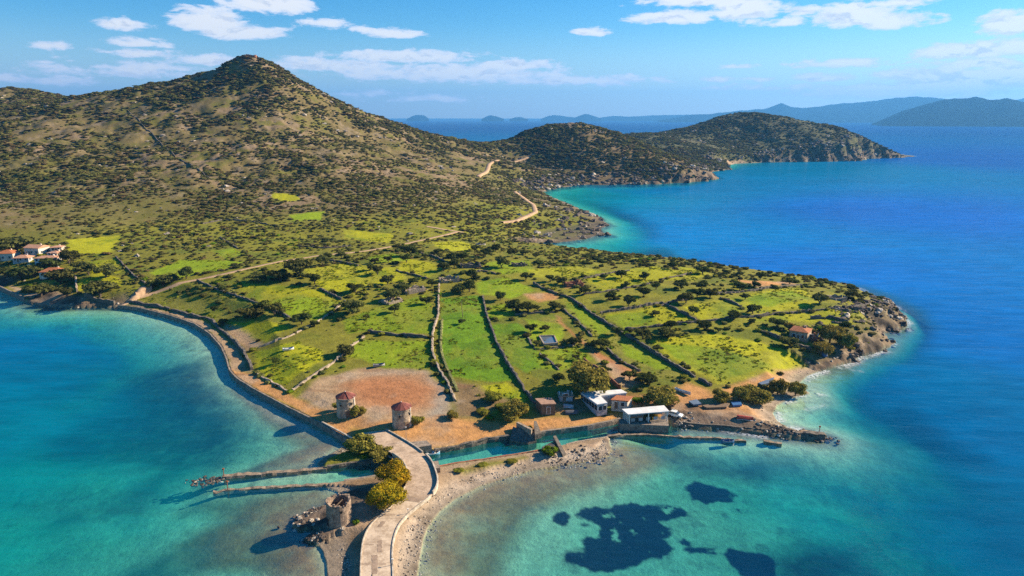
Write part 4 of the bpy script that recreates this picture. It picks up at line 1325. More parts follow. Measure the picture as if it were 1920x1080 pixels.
quay([(1432, 829), (1450, 831), (1468, 834)], .45, 'detached end piece of the thin stone breakwater', 1.2, JET, 'stone_jetty', jit=.25, jz=.14, cat='jetty', step=1.1)
quay([(1488, 816), (1520, 820), (1545, 821)], 1.3, 'dark ruined breakwater at the tip of the right-hand point', 1.8, M_STONE, 'stone_jetty', jit=.3, jz=.35, cat='jetty', step=1.0)
quay([(1262, 796), (1320, 801), (1380, 806), (1440, 812)], 1.0, 'low dark kerb wall along the canal right of the terrace taverna', .7, M_STONE, 'canal_wall', jit=.15, jz=.12, cat='canal wall')


# ------------------------------------------------------------------ dirt tracks (draped ribbons)
def ribbon(pts_px, width, name, m, lift=.10):
    pts = path3(pts_px, 2.5)
    vs = []; fs = []
    n = len(pts)
    for i, (x, y) in enumerate(pts):
        j0, j1 = max(0, i - 1), min(n - 1, i + 1)
        dx, dy = pts[j1][0] - pts[j0][0], pts[j1][1] - pts[j0][1]
        L = math.hypot(dx, dy) + 1e-9
        nx, ny = -dy / L, dx / L
        w = width * RND.uniform(.85, 1.15)
        zc = max(drop(x + nx * s, y + ny * s) for s in (-w / 2, 0, w / 2))
        for s in (-w / 2 - .5, -w / 2, 0, w / 2, w / 2 + .5):
            z = zc + lift if abs(s) <= w / 2 else drop(x + nx * s, y + ny * s) - .5
            vs.append((x + nx * s, y + ny * s, z))
    for i in range(n - 1):
        for k in range(4):
            a = i * 5 + k
            fs.append((a, a + 5, a + 6, a + 1))
    b = MB().add(vs, fs)
    return tag(b.build(name, m, None, (0, 0, 0), True), kind='structure')


for t_, wd, lf in zip(TRACKS, (3.2, 2.4, 3.6, 4.2, 2.4, 2.6), (.2, .08, .25, .35, .15, .08)):
    ribbon(t_, wd, 'dirt_track', M_DIRTR, lf)

# ------------------------------------------------------------------ concrete causeway and bridge, slab by slab
ROAD_L = [(668, 1240), (674, 1150), (676, 1080), (677, 1040), (681, 1010), (693, 985), (715, 965), (738, 946), (756, 922), (764, 898), (764, 880), (757, 866), (744, 855), (724, 843), (700, 828), (672, 812)]
ROAD_R = [(738, 1240), (738, 1150), (737, 1080), (735, 1040), (737, 1012), (746, 985), (763, 965), (783, 948), (802, 934), (817, 920), (822, 903), (817, 884), (808, 862), (784, 841), (756, 824), (724, 806)]
ROAD_Z = [1.8, 1.8, 1.8, 1.8, 1.85, 1.95, 2.1, 2.3, 2.5, 2.7, 2.8, 2.85, 2.8, 2.7, 2.5, 2.25]
L3 = [P(x, y, z) for (x, y), z in zip(ROAD_L, ROAD_Z)]
R3 = [P(x, y, z) for (x, y), z in zip(ROAD_R, ROAD_Z)]


def smooth3(pts, k=2):
    """denser, rounded version of a traced line"""
    pts = [np.array(p) for p in pts]
    for _ in range(k):
        out = [pts[0]]
        for a, b in zip(pts[:-1], pts[1:]):
            out += [a * .75 + b * .25, a * .25 + b * .75]
        out.append(pts[-1])
        pts = out
    return pts


L3s, R3s = smooth3(L3), smooth3(R3)
M_KERB = mat('worn_limewash', (.52, .44, .345), .9, .35, .8, .3, col2=(.30, .24, .175))
road = tag(bpy.data.objects.new('concrete_road', None), kind='structure')
COL.objects.link(road)
SL = 4
for k in range(0, len(L3s) - 1, SL):
    e = min(k + SL, len(L3s) - 1)
    vs = []; fs = []
    dz = RND.uniform(-.012, .012)
    for i in range(k, e + 1):
        l, r = np.array(L3s[i]), np.array(R3s[i])
        if i == k: l = l + (L3s[i + 1] - l) * .03; r = r + (R3s[i + 1] - r) * .03
        for p, z in ((l, -.35), (l, dz), ((l + r) / 2, dz + .03), (r, dz), (r, -.35)):
            vs.append((p[0], p[1], p[2] + z))
    n = e - k + 1
    for i in range(n - 1):
        for c in range(4):
            a = i * 5 + c
            fs.append((a, a + 1, a + 6, a + 5))
    fs.append((4, 3, 2, 1, 0)); a = (n - 1) * 5; fs.append((a, a + 1, a + 2, a + 3, a + 4))
    MB().add(vs, fs).build('slab', M_CONC if k < 32 else M_CONC2, road, (0, 0, 0))

M_PATCH = mat('repair_mortar', (.33, .235, .165), .95, .3, .9, .3)
for (i0, i1, u0, u1) in ((10, 13.5, .34, .52), (14.2, 17.2, .50, .64), (21, 23, .28, .44), (31, 32.6, .1, .9), (25.2, 25.5, .05, .55), (11.6, 11.8, .0, .8)):
    vs = []; fs = []
    ks = np.linspace(i0, i1, 9)
    for q_, kf in enumerate(ks):
        a = int(kf); f_ = kf - a
        l = L3s[a] * (1 - f_) + L3s[a + 1] * f_; r = R3s[a] * (1 - f_) + R3s[a + 1] * f_
        du = RND.uniform(-.03, .03) if i1 - i0 > 1 else 0
        for u in np.linspace(u0 + du, u1 + du, 4):
            p_ = l * (1 - u) + r * u
            vs.append((p_[0], p_[1], p_[2] + .03 * (1 - abs(2 * u - 1)) + .018))
    for q_ in range(8):
        for c_ in range(3):
            a = q_ * 4 + c_
            fs.append((a, a + 1, a + 5, a + 4))
    MB().add(vs, fs).build('repair_patch', M_PATCH, road)


def kerb(line, h, w, label, m, name='road_kerb', cat='kerb', base=-.6):
    vs = []; fs = []
    n = len(line)
    for i in range(n):
        d = line[min(i + 1, n - 1)] - line[max(i - 1, 0)]
        L = math.hypot(d[0], d[1]) + 1e-9
        nx, ny = -d[1] / L, d[0] / L
        p = line[i]
        for s, z in ((-w / 2, base), (-w / 2, h), (w / 2, h), (w / 2, base)):
            vs.append((p[0] + nx * s, p[1] + ny * s, p[2] + z))
    for i in range(n - 1):
        for c in range(3):
            a = i * 4 + c
            fs.append((a, a + 4, a + 5, a + 1))
    fs += [(0, 1, 2, 3), (n * 4 - 1, n * 4 - 2, n * 4 - 3, n * 4 - 4)]
    org = tuple(line[n // 2])
    return tag(MB().add(vs, fs).build(name, m, None, org, False, org), label, cat)


nr_ = len(R3s)
kerb(R3s[:nr_ * 9 // 16], .15, .24, 'low whitewashed kerb on the shingle side of the concrete road', M_KERB)
kerb(L3s[:nr_ * 9 // 16], .15, .24, 'low whitewashed kerb on the ruined mill side of the concrete road', M_KERB)
kerb(R3s[nr_ * 9 // 16:nr_ * 13 // 16], .55, .30, 'whitewashed parapet on the right side of the bridge', M_KERB, 'bridge_parapet', 'parapet')
kerb(R3s[nr_ * 13 // 16:], .35, .28, 'pale kerb of the bridge approach beside the dirt clearing', M_KERB)
kerb(L3s[nr_ * 10 // 16:nr_ * 13 // 16], .35, .30, 'whitewashed parapet behind the golden bushes on the bridge', M_KERB, 'bridge_parapet', 'parapet')
wl = [np.array(P(x, y, 1.55)) for x, y in ((603, 791), (640, 811), (680, 833), (715, 850), (742, 862))]
kerb(smooth3(wl), .22, .4, 'pale coping strip on the sea wall end near the bridge', M_KERB, 'wall_coping', 'coping', -.1)
br = thing('bridge_abutments', 'stone arch bridge carrying the concrete road over the canal', 'bridge', P(785, 865, 0))
for nm, pts in (('abutment', [(748, 861), (810, 851), (800, 842), (740, 848)]), ('abutment', [(768, 888), (822, 881), (826, 894), (768, 902)])):
    MB().prism([P(x, y, 0)[:2] for x, y in pts], -2.5, 2.35).build(nm, M_QUAY, br, br.location)
dk = [P(x, y, 3.0)[:2] for x, y in ((757, 860), (811, 868), (820, 892), (768, 884))]
MB().prism(dk, 1.95, 2.42).build('deck_beam', M_CONC2, br, br.location)

# wide concrete apron of the sea wall terrace under the trees
# ------------------------------------------------------------------ windmills
def windmill(px, py, rad, hw, label, roof=True, seed=0, face=-1.6):
    x, y, z = G(px, py)
    g = random.Random(seed)
    t = thing('windmill', label, 'windmill', (x, y, z), 0, 'old stone windmills by the canal')
    if roof:
        n = 28
        prof = [(rad * 1.06, -1.0), (rad * 1.05, .0), (rad * 1.02, hw * .33), (rad, hw * .66), (rad * .985, hw - .35)]
        MB().lathe(prof, n, .012).build('wall', M_MILL, t, (0, 0, 0), True)
        MB().lathe([(rad * .9, hw - .36), (rad * 1.05, hw - .36), (rad * 1.05, hw), (rad * .9, hw)], n, .006).build('cornice', M_PALE, t)
        rf = MB().lathe([(rad * 1.02, hw - .02), (rad * .5, hw + .60), (.08, hw + 1.15)], 12).build('roof', M_RED, t)
        for i in range(12):
            a0, a1 = 2 * math.pi * (i + .04) / 12, 2 * math.pi * (i + .96) / 12
            if seed == 1 and i in (8, 9):
                continue
            q = []
            for (r, zz) in ((rad * 1.10, hw + .02), (.14, hw + 1.27)):
                for a in (a0, a1):
                    q.append((r * math.cos(a), r * math.sin(a), zz + g.uniform(0, .03)))
            v = q + [(p[0], p[1], p[2] - .07) for p in q]
            MB().add(v, [(0, 1, 3, 2), (4, 6, 7, 5), (0, 4, 5, 1), (1, 5, 7, 3), (3, 7, 6, 2), (2, 6, 4, 0)]).build('roof_panel', M_REDF if i in (1, 2, 3) else M_RED, rf)
        MB().lathe([(.10, hw + 1.22), (.14, hw + 1.32), (.02, hw + 1.5)], 8).build('finial', M_WHITE, rf)
        MB().tube((rad * 1.04 * math.cos(-.35), rad * 1.04 * math.sin(-.35), 0), (rad * 1.04 * math.cos(-.35), rad * 1.04 * math.sin(-.35), hw + .2), .12, .10, 6).build('mast', M_WHITE, t)
        for k, (a, z0, z1, w) in enumerate(((face, 0, 1.9, 1.0), (face + .5, 3.4, 4.1, .5), (face - .7, 3.2, 3.8, .45))):
            c = (rad * 1.0 * math.cos(a), rad * 1.0 * math.sin(a), (z0 + z1) / 2)
            nm = 'door' if k == 0 else 'window'
            d = MB().box(c, (.34, w, z1 - z0), a).build(nm, M_WOOD if k == 0 else M_DARK, t)  # windows are solid near-black boxes, their inner shade painted on
            MB().box((c[0] * 1.012, c[1] * 1.012, z1 + .10), (.36, w + .35, .18), a).build('lintel', M_PALE, d)
    else:
        n = 36
        top = [hw + .16 * math.sin(2.0 * math.pi * i / n * 2 + 1) + g.uniform(-.2, .2) + (-.55 if i in (30, 31, 32) else 0) for i in range(n)]
        vs = []; fs = []
        rows = [(1.07, 0.0), (1.06, .2), (1.045, .45), (1.02, .7), (1.0, 1.0)]
        for (k, f_) in rows:
            for i in range(n):
                a = 2 * math.pi * i / n
                r = rad * k * (1 + g.uniform(-.016, .016))
                vs.append((r * math.cos(a), r * math.sin(a), -1.0 + (top[i] + 1.0) * f_))
        for f_, k in ((1.0, .80), (.0, .80)):
            for i in range(n):
                a = 2 * math.pi * i / n
                vs.append((rad * k * math.cos(a), rad * k * math.sin(a), (-.3 + (top[i] + .3) * f_) - (.06 if f_ else 0)))
        for j in range(len(rows) + 1):
            for i in range(n):
                k = (i + 1) % n
                fs.append((j * n + i, j * n + k, (j + 1) * n + k, (j + 1) * n + i))
        MB().add(vs, fs).build('wall', M_RUINM, t)
        for i in range(n):
            if g.random() < .34:
                a = 2 * math.pi * i / n
                r = rad * g.uniform(.84, .97)
                MB().box((r * math.cos(a), r * math.sin(a), top[i] + .05), (g.uniform(.25, .5), g.uniform(.25, .5), g.uniform(.2, .4)), a + g.uniform(-.4, .4)).build('rim_stone', M_PALE if g.random() < .6 else M_RUINM, t)
        fl = MB().prism([(rad * .79 * math.cos(2 * math.pi * i / 14), rad * .79 * math.sin(2 * math.pi * i / 14)) for i in range(14)], .3, 1.4)
        fl.build('rubble_fill', M_RUINM, t)
        MB().tube((-.5, -1.2, 3.8), (.7, .5, hw - .2), .14, .12, 6).build('fallen_beam', M_WOOD, t)
        for a, z0, z1, w in ((-2.45, 0, 1.6, .9), (-1.15, 3.1, 3.6, .5)):
            MB().box((rad * 1.02 * math.cos(a), rad * 1.02 * math.sin(a), (z0 + z1) / 2), (.3, w, z1 - z0), a).build('opening', M_DARK, t)  # solid box; the shade of the opening is its colour
    return t


windmill(650, 776, 2.5, 5.2, 'roofed stone windmill standing nearest the promenade sea wall', True, 1, -1.2)
windmill(754, 797, 2.45, 5.2, 'roofed stone windmill right of the other, beside the bridge approach', True, 2, -.9)
windmill(637, 977, 2.4, 4.75, 'ruined roofless round stone mill with broken rim beside the causeway', False, 3)

# ------------------------------------------------------------------ buildings
def inset(pts, d):
    cx = sum(p[0] for p in pts) / len(pts); cy = sum(p[1] for p in pts) / len(pts)
    out = []
    for x, y in pts:
        L = math.hypot(x - cx, y - cy)
        out.append((x + (cx - x) * d / L, y + (cy - y) * d / L))
    return out


def opening(parent, org, a, b, t, w, z0, z1, name='window', m=None, frame=None, proud=.05):
    """a framed opening on the outer face of the wall from a to b (plan points, outside on the right)"""
    dx, dy = b[0] - a[0], b[1] - a[1]
    L = math.hypot(dx, dy)
    ang = math.atan2(dy, dx)
    c = (a[0] + dx * t, a[1] + dy * t, (z0 + z1) / 2)
    fr = MB().box(c, (w + .24, 2 * proud + .12, z1 - z0 + .2), ang).build(name, frame or M_WHITE, parent, org)
    MB().box(c, (w, 2 * proud + .18, z1 - z0), ang).build('pane' if name == 'window' else 'leaf', m or M_GLASS, fr, org)
    return fr


def flat_house(name, label, roof_px, zt, zb, wallm, roofm, opens=(), cat='building', over=.3, slab=.28, group=None, extra=None):
    pts = [P(x, y, zt)[:2] for x, y in roof_px]
    org = (sum(p[0] for p in pts) / len(pts), sum(p[1] for p in pts) / len(pts), zb)
    t = thing(name, label, cat, org, 0, group)
    wp = inset(pts, over)
    MB().prism(wp, zb - .8, zt - slab).build('wall', wallm, t, org)
    MB().prism(pts, zt - slab + .003, zt).build('roof', roofm, t, org)
    n = len(wp)
    for (e, tt, w, z0, z1, nm) in opens:
        a, b = wp[e], wp[(e + 1) % n]
        opening(t, org, a, b, tt, w, zb + z0, zb + z1, nm, M_GLASS if nm == 'window' else M_WOOD)
    return t, org, wp


def hip_house(label, px, py, w, d, h, rz, wallm, roofm, rh=1.3, nwin=3, door=True, gable=False, name='house', cat='house', group=None, ov=.35, lift=0.0):
    x, y, z = G(px, py)
    w, d, h = w * .9, d * .9, h * .88
    z = drop(x, y) + lift
    t = thing(name, label, cat, (x, y, z), rz, group)
    MB().box((0, 0, h / 2 - .6), (w, d, h + 1.2)).build('wall', wallm, t)
    W2, D2 = w / 2 + ov, d / 2 + ov
    if gable:
        vs = [(-W2, -D2, h), (W2, -D2, h), (W2, D2, h), (-W2, D2, h), (-W2, 0, h + rh), (W2, 0, h + rh)]
        fs = [(0, 1, 5, 4), (2, 3, 4, 5), (1, 2, 5), (3, 0, 4), (3, 2, 1, 0)]
    else:
        k = max(.2, W2 - D2)
        vs = [(-W2, -D2, h), (W2, -D2, h), (W2, D2, h), (-W2, D2, h), (-k, 0, h + rh), (k, 0, h + rh)]
        fs = [(0, 1, 5, 4), (2, 3, 4, 5), (1, 2, 5), (3, 0, 4), (3, 2, 1, 0)]
    vs = vs + [(a, b, c - .16) for a, b, c in vs[:4]]
    fs = fs[:4] + [(0, 6, 7, 1), (1, 7, 8, 2), (2, 8, 9, 3), (3, 9, 6, 0), (6, 9, 8, 7)]
    rf = MB().add([(a, b, c + .01) for a, b, c in vs], fs).build('roof', roofm, t)
    MB().box((w * .22, d * .12, h + rh * .8), (.6, .6, 1.2)).build('chimney', wallm, rf)
    hw, hd = w / 2, d / 2
    for i in range(nwin):
        tt = (i + .5) / nwin
        opening(t, (0, 0, 0), (-hw, -hd), (hw, -hd), tt, 1.0, 1.0, 2.2, 'window')
    for i in range(max(1, nwin - 1)):
        opening(t, (0, 0, 0), (hw, -hd), (hw, hd), (i + .5) / max(1, nwin - 1), .9, 1.0, 2.1, 'window')
        opening(t, (0, 0, 0), (-hw, hd), (-hw, -hd), (i + .5) / max(1, nwin - 1), .9, 1.0, 2.1, 'window')
    if door:
        opening(t, (0, 0, 0), (-hw, -hd), (hw, -hd), .5 if nwin % 2 == 0 else .34, 1.0, 0.02, 2.05, 'door', M_WOOD)
    return t


M_TANW = mat('tan_stone_wall', (.42, .29, .185), .95, .45, 1.0, .5, 2.0)
# village on the left shore
VG = 'houses of the shore village'
hip_house('cream village house with orange hipped roof at the far left edge', 14, 486, 11, 8, 4.2, .12, M_CREAM, M_TILE, 1.5, 3, group=VG)
hip_house('white village house with pale pink roof, highest of the group', 71, 476, 10, 8, 4.4, -.2, M_CREAM, M_TILE2, 1.2, 3, gable=True, group=VG)
hip_house('low village house with orange roof between two taller ones', 45, 490, 8.5, 6, 2.6, .1, M_GREYW, M_TILE2, 1.2, 3, group=VG)
hip_house('long low white village house with a row of windows', 92, 491, 12, 6, 2.8, .05, M_WHITE, M_TILE2, .9, 5, group=VG)
hip_house('small white village house at the upper right of the group', 108, 471, 6, 5, 2.8, .3, M_CREAM, M_TILE2, .7, 2, group=VG)
hip_house('pink-tinted village house on the right, above the long white one', 106, 480, 6.5, 6, 2.4, -.15, M_CREAM, M_TILE2, .8, 2, group=VG)
hip_house('lowest village house with a bright orange roof among shore trees', 101, 516, 11, 7, 2.7, .15, M_CREAM, M_TILE, 1.5, 3, group=VG)
# house on the right-hand headland
hip_house('isolated stone house with orange roof on the right-hand headland', 1500, 634, 6.6, 6.8, 3.7, -.62, M_TANW, M_TILE, 1.0, 2, gable=False, name='stone_house', ov=.2)
hip_house('low outbuilding annex beside the isolated stone house', 1521, 636, 4.5, 3.0, 1.6, -.5, M_BRICK, M_TILE, .5, 1, door=False, name='outbuilding', cat='shed', ov=.15)

# taverna by the canal: L-shaped white roof
zb = 2.4
t, org, wp = flat_house('taverna', 'white flat-roofed L-shaped taverna beside the canal road', [(1088, 735), (1165, 730), (1176, 736), (1126, 742), (1139, 755), (1120, 758)], zb + 2.8, zb, M_GREYW, M_ROOFW,
                        opens=((3, .35, 1.2, .9, 2.1, 'window'), (4, .28, 1.0, .8, 2.0, 'window'), (4, .72, 1.0, .8, 2.0, 'window')))
for i in range(6):
    opening(t, org, wp[5], wp[0], (i + .5) / 6, 1.3, zb + .8, zb + 2.2, 'window', M_GLASS)
MB().tube((org[0], org[1] + 2, zb + 2.78), (org[0], org[1] + 2, zb + 3.5), .2, .2, 8).build('flue', M_IRON, t, org)
# orange-roofed block behind the terrace
pts = [(1145, 749), (1156, 741), (1187, 743), (1178, 752)]
t, org, wp = flat_house('terrace_house', 'cream block with low orange roof adjoining the white-roofed taverna', pts, zb + 2.6, zb, M_CREAM, M_TILE,
                        opens=((0, .5, 1.0, 1.2, 2.2, 'window'), (3, .3, .9, .9, 2.0, 'window'), (3, .7, 1.0, 0, 2.0, 'door')))
# open terrace with a white roof over the quay
pts = [P(x, y, zb + 2.4)[:2] for x, y in ((1166, 767), (1245, 760), (1255, 771), (1178, 777))]
org = (*[sum(p[k] for p in pts) / 4 for k in (0, 1)], zb)
t = thing('canal_terrace', 'open dining terrace with flat white roof at the canal edge', 'pavilion', org)
MB().prism(pts, zb + 2.2, zb + 2.42).build('roof', M_ROOFW, t, org)
ip = inset(pts, .5)
for i in range(4):
    a, b = ip[i], ip[(i + 1) % 4]
    for k in range(4 if i % 2 else 2):
        f_ = k / (4 if i % 2 else 2)
        c = (a[0] + (b[0] - a[0]) * f_, a[1] + (b[1] - a[1]) * f_)
        MB().box((c[0], c[1], zb + .9), (.22, .22, 2.6)).build('post', M_WHITE, t, org)
q = [P(x, y, zb)[:2] for x, y in ((1160, 783), (1252, 778), (1254, 796), (1163, 792))]
MB().prism(q, -1.5, zb - .35).build('quay_platform', M_QUAY, t, org)
bk = [ip[0], ip[1]]
d = np.array(ip[1]) - np.array(ip[0])
ang = math.atan2(d[1], d[0])
c = (np.array(ip[0]) + np.array(ip[1])) / 2
MB().box((c[0], c[1], zb + 1.1), (float(np.hypot(*d)), .25, 2.15), ang).build('back_wall', M_GREYW, t, org)
for k in range(5):
    cc_ = np.array(ip[3]) * (1 - (k + .5) / 5) + np.array(ip[2]) * ((k + .5) / 5)
    MB().box((cc_[0], cc_[1] + .3, zb + .5), (1.1, .06, .9), ang).build('railing_panel', M_GREYW, t, org)
# brown shed
flat_house('shed', 'small brown flat-roofed shed beside the lower end of the long field wall', [(1003, 747), (1034, 745), (1043, 757), (1015, 758)], zb + 2.9, zb, M_WOOD, mat('rust_brown_roof', (.36, .215, .145), .9, .3, 1.2, .2),
           opens=((2, .5, .9, 0, 1.9, 'door'),), cat='shed')
hip_house('tiny dark store at the back of the taverna yard', 1060, 748, 4, 3, 1.7, .1, M_GREYW, M_TILE2, .4, 1, name='store', cat='shed')


# ruins and rubble
def ruin(label, px, py, w, d, h, rz, m=None, name='ruined_cottage'):
    x, y, z = G(px, py)
    g = random.Random(int(px * 7 + py))
    t = thing(name, label, 'ruin', (x, y, drop(x, y)), rz, None)
    cs = [(-w / 2, -d / 2), (w / 2, -d / 2), (w / 2, d / 2), (-w / 2, d / 2)]
    for i in range(4):
        a, b = np.array(cs[i]), np.array(cs[(i + 1) % 4])
        a2, b2 = a + (b - a) * .06, a + (b - a) * .94
        n = 6
        vs = []; fs = []
        nrm = np.array((-(b - a)[1], (b - a)[0])) / np.linalg.norm(b - a) * .32
        for k in range(n + 1):
            p = a2 + (b2 - a2) * k / n
            zt = h * g.uniform(.35, 1.0)
            for s, z_ in ((-1, -.8), (-1, zt), (1, zt + g.uniform(-.15, .15)), (1, -.8)):
                vs.append((p[0] + nrm[0] * s, p[1] + nrm[1] * s, z_))
        for k in range(n):
            for c in range(3):
                q_ = k * 4 + c
                fs.append((q_, q_ + 4, q_ + 5, q_ + 1))
        fs += [(0, 1, 2, 3), (n * 4 + 3, n * 4 + 2, n * 4 + 1, n * 4)]
        MB().add(vs, fs).build('wall', m or M_STONE, t)
    for k in range(14):
        r = g.uniform(.25, .6)
        v, f = ICO1
        p = v * (1 + np.array([g.uniform(-.25, .25) for _ in v])[:, None]) * (r, r * .8, r * .6)
        MB().add(p + (g.uniform(-w * .75, w * .75), g.uniform(-d * .75, d * .75), r * .25), [tuple(q) for q in f]).build('stone', m or M_STONE, t)
    return t


ruin('small stone fort ruin crowning the summit of the conical hill', 471, 107.5, 11, 6, 3.6, 0.1, M_BRICK, 'summit_ruin')
ruin('grey ruined cottage among dark trees in the middle distance', 882, 501, 9, 5, 2.4, .2)
ruin('pinkish rubble ruin at the head of the strip field', 842, 527, 8, 5, 2.2, .3, M_PALE)
ruin('rubble ruin left of the strip field head', 776, 546, 8, 6, 2.2, .5, M_PALE)
ruin('ruined cottage on red earth beside the diagonal wall', 1075, 535, 7, 5, 2.0, .2, M_BRICK)
ruin('pale collapsed pen near the headland cliffs', 1562, 560, 9, 5, 1.6, -.2, M_PALE)
ruin('small roofless pen on the slope right of the strip head', 972, 498, 6, 4, 1.8, .1)
ruin('broken stone pen beside the upper green fields', 735, 566, 7, 5, 1.6, .7, M_PALE)

# old bridge piers facing each other across the canal
t = thing('bridge_pier', 'ruined old bridge pier with yellow grass on the dirt side of canal', 'ruin', P(985, 815, 0))
o_ = t.location
def zp(px, py, z): return P(px, py, z)[:2]
MB().prism([zp(962, 800, 2.3), zp(1003, 812, 2.3), zp(1006, 822, 1.2), zp(990, 830, .6), zp(955, 822, 1.0)], -1.5, [2.3, 2.2, .7, .4, .5]).build('rubble_core', M_STONE, t, o_)
MB().prism([zp(1001, 797, 2.4), zp(1006, 797, 2.4), zp(1015, 812, 2.4), zp(1003, 815, 2.4)], 1.0, [3.6, 3.5, 2.3, 2.4]).build('gable_slab', M_STONE, t, o_)
MB().prism([zp(968, 797, 2.4), zp(972, 796, 2.4), zp(998, 810, 2.4), zp(996, 813, 2.4)], 1.0, [3.2, 3.2, 3.4, 3.4]).build('side_wall', M_PALE, t, o_)
t = thing('bridge_pier', 'ruined old bridge pier with leaning slab on the spit side of canal', 'ruin', P(1045, 840, 0))
o_ = t.location
MB().prism([zp(1037, 826, 1.4), zp(1042, 824, 1.4), zp(1061, 848, 1.4), zp(1055, 851, 1.4)], -1, [2.6, 2.6, 1.1, 1.1]).build('leaning_slab', M_STONE, t, o_)
MB().prism([zp(1016, 838, 1.2), zp(1036, 832, 1.2), zp(1046, 848, 1.2), zp(1022, 852, 1.2)], -1, [1.2, 1.8, 1.5, .9]).build('rubble_core', M_STONE, t, o_)
MB().tube((*zp(1018, 830, 2.5), 2.6), (*zp(1040, 828, 2.5), 3.0), .12, .12, 6).build('rail', M_IRON, t, o_)

# pond, puddles and tarpaulins
def sheet(name, label, cat, pts_px, m, lift=.06, rim=None, zz=None):
    w = [G(*p) for p in pts_px]
    z = zz if zz is not None else max(p[2] for p in w) + lift
    org = (w[0][0], w[0][1], z)
    t = thing(name, label, cat, org)
    MB().prism([p[:2] for p in w], z - .5, z).build('surface', m, t, org)
    if rim:
        n = len(w)
        for i in range(n):
            a, b = w[i], w[(i + 1) % n]
            c = ((a[0] + b[0]) / 2, (a[1] + b[1]) / 2, z - .1)
            MB().box(c, (math.hypot(b[0] - a[0], b[1] - a[1]) + .3, .4, .9), math.atan2(b[1] - a[1], b[0] - a[0])).build('rim', rim, t, org)
    return t


M_POND = mat('still_pond_water', (.115, .135, .155), .12, .2, .4, .05, spec=.6)
sheet('irrigation_pond', 'small square grey pond with stone rim in a walled plot', 'pond', [(1011, 631), (1039, 631), (1045, 648), (1020, 649)], M_POND, .12, M_PALE)
sheet('tarpaulin', 'blue-grey tarpaulin sheet behind the shore tamarisks', 'tarpaulin', [(1422, 719), (1452, 709), (1446, 724), (1428, 727)], M_TARP, .25)
sheet('tarpaulin', 'blue-grey tarpaulin left among the dark clutter by the yard', 'tarpaulin', [(1291, 756), (1306, 753), (1315, 762), (1300, 764)], M_TARP, .7)
sheet('tarpaulin', 'bright blue tarpaulin at the right of the yard clutter', 'tarpaulin', [(1370, 757), (1388, 756), (1391, 763), (1374, 764)], M_BLUE, .6)
sheet('timber_stack', 'dark low stack of boards in the yard clutter', 'boards', [(1316, 763), (1350, 758), (1368, 760), (1362, 767), (1325, 768)], M_WOOD, .5)

# small boats, car, barrel, posts
def boat(label, px, py, L, Bm, rz, m, m2, z=None, flip=False, name='rowing_boat'):
    x, y, zz = G(px, py)
    zz = drop(x, y) if z is None else z
    t = thing(name, label, 'boat', (x, y, zz), rz, None)
    n = 9
    vs = []; fs = []
    for i in range(n):
        f_ = i / (n - 1) * 2 - 1
        w = Bm / 2 * max(.04, (1 - max(0, f_) ** 2.4)) * (1 if f_ > -.9 else .85)
        sheer = .75 + .25 * f_ * f_
        for s, z_ in ((-1, sheer), (-.82, .35), (-.3, .05), (.3, .05), (.82, .35), (1, sheer)):
            vs.append((f_ * L / 2, w * s, z_))
    for i in range(n - 1):
        for c in range(5):
            a = i * 6 + c
            fs.append((a, a + 6, a + 7, a + 1))
    fs.append((0, 1, 2, 3, 4, 5))
    if flip:
        vs = [(x_, y_, .95 - z_) for x_, y_, z_ in vs]
    MB().add(vs, fs).build('hull', m, t)
    if not flip:
        for k in (-.35, .15):
            MB().box((k * L, 0, .55), (.3, Bm * .85, .06)).build('thwart', m2, t)
    b = MB()
    for s in (-1, 1):
        for i in range(n - 1):
            p, q_ = vs[i * 6 + (0 if s < 0 else 5)], vs[(i + 1) * 6 + (0 if s < 0 else 5)]
            b.tube(p, q_, .06, .06, 5)
    b.build('gunwale', m2, t)
    return t


boat('upturned boat with red hull on the gravel near the point', 1397, 786, 4.2, 1.9, -.35, mat('red_hull', (.40, .065, .035), .5, .25, 1, .1), M_WHITE, flip=True)
boat('small blue dinghy floating beside the thin breakwater', 1365, 830, 3.2, 1.3, .05, M_BLUE, M_TARP, z=-.12)
boat('pale blue kayak lying on orange earth near the round tamarisk', 1280, 737, 5.0, 1.0, -.75, mat('pale_blue_hull', (.42, .52, .60), .5, .2, 1, .1), M_WHITE, name='kayak')
boat('grey skiff at the upper edge of the red earth clearing', 711, 687, 3.6, 1.5, .4, M_GREYW, M_DARK)
boat('white skiff dumped beside the rubble wall', 541, 657, 3.6, 1.5, .5, M_WHITE, M_BLUE)
boat('blue-covered boat moored at the canal edge beside the bridge', 812, 853, 3.4, 1.5, .25, mat('light_blue_hull', (.20, .45, .62), .5, .2, 1, .1), M_WHITE, z=-.1)

boat('upturned grey boat in the clutter of the taverna yard', 1072, 775, 3.6, 1.8, .1, mat('grey_hull', (.10, .10, .11), .7, .3, 1, .2), M_IRON, flip=True)
boat('white upturned dinghy behind the grey one in the taverna yard', 1066, 764, 2.8, 1.4, -.3, M_GREYW, M_WHITE, flip=True)

x, y, z = G(1546, 668)
t = thing('barrel', 'blue plastic barrel at the shore end of the dark wall', 'barrel', (x, y, drop(x, y)))
MB().lathe([(.02, 0), (.78, 0), (.86, .3), (.86, 1.5), (.78, 1.8), (.02, 1.8)], 18).build('drum', M_BLUE, t, smooth=False)
MB().lathe([(.87, .58), (.92, .62), (.92, .68), (.87, .72)], 18).build('hoop', M_BLUE, t)
MB().lathe([(.87, 1.18), (.92, 1.22), (.92, 1.28), (.87, 1.32)], 18).build('hoop', M_BLUE, t)
MB().lathe([(.02, 1.84), (.30, 1.84), (.30, 1.78)], 12).build('bung', M_WHITE, t)


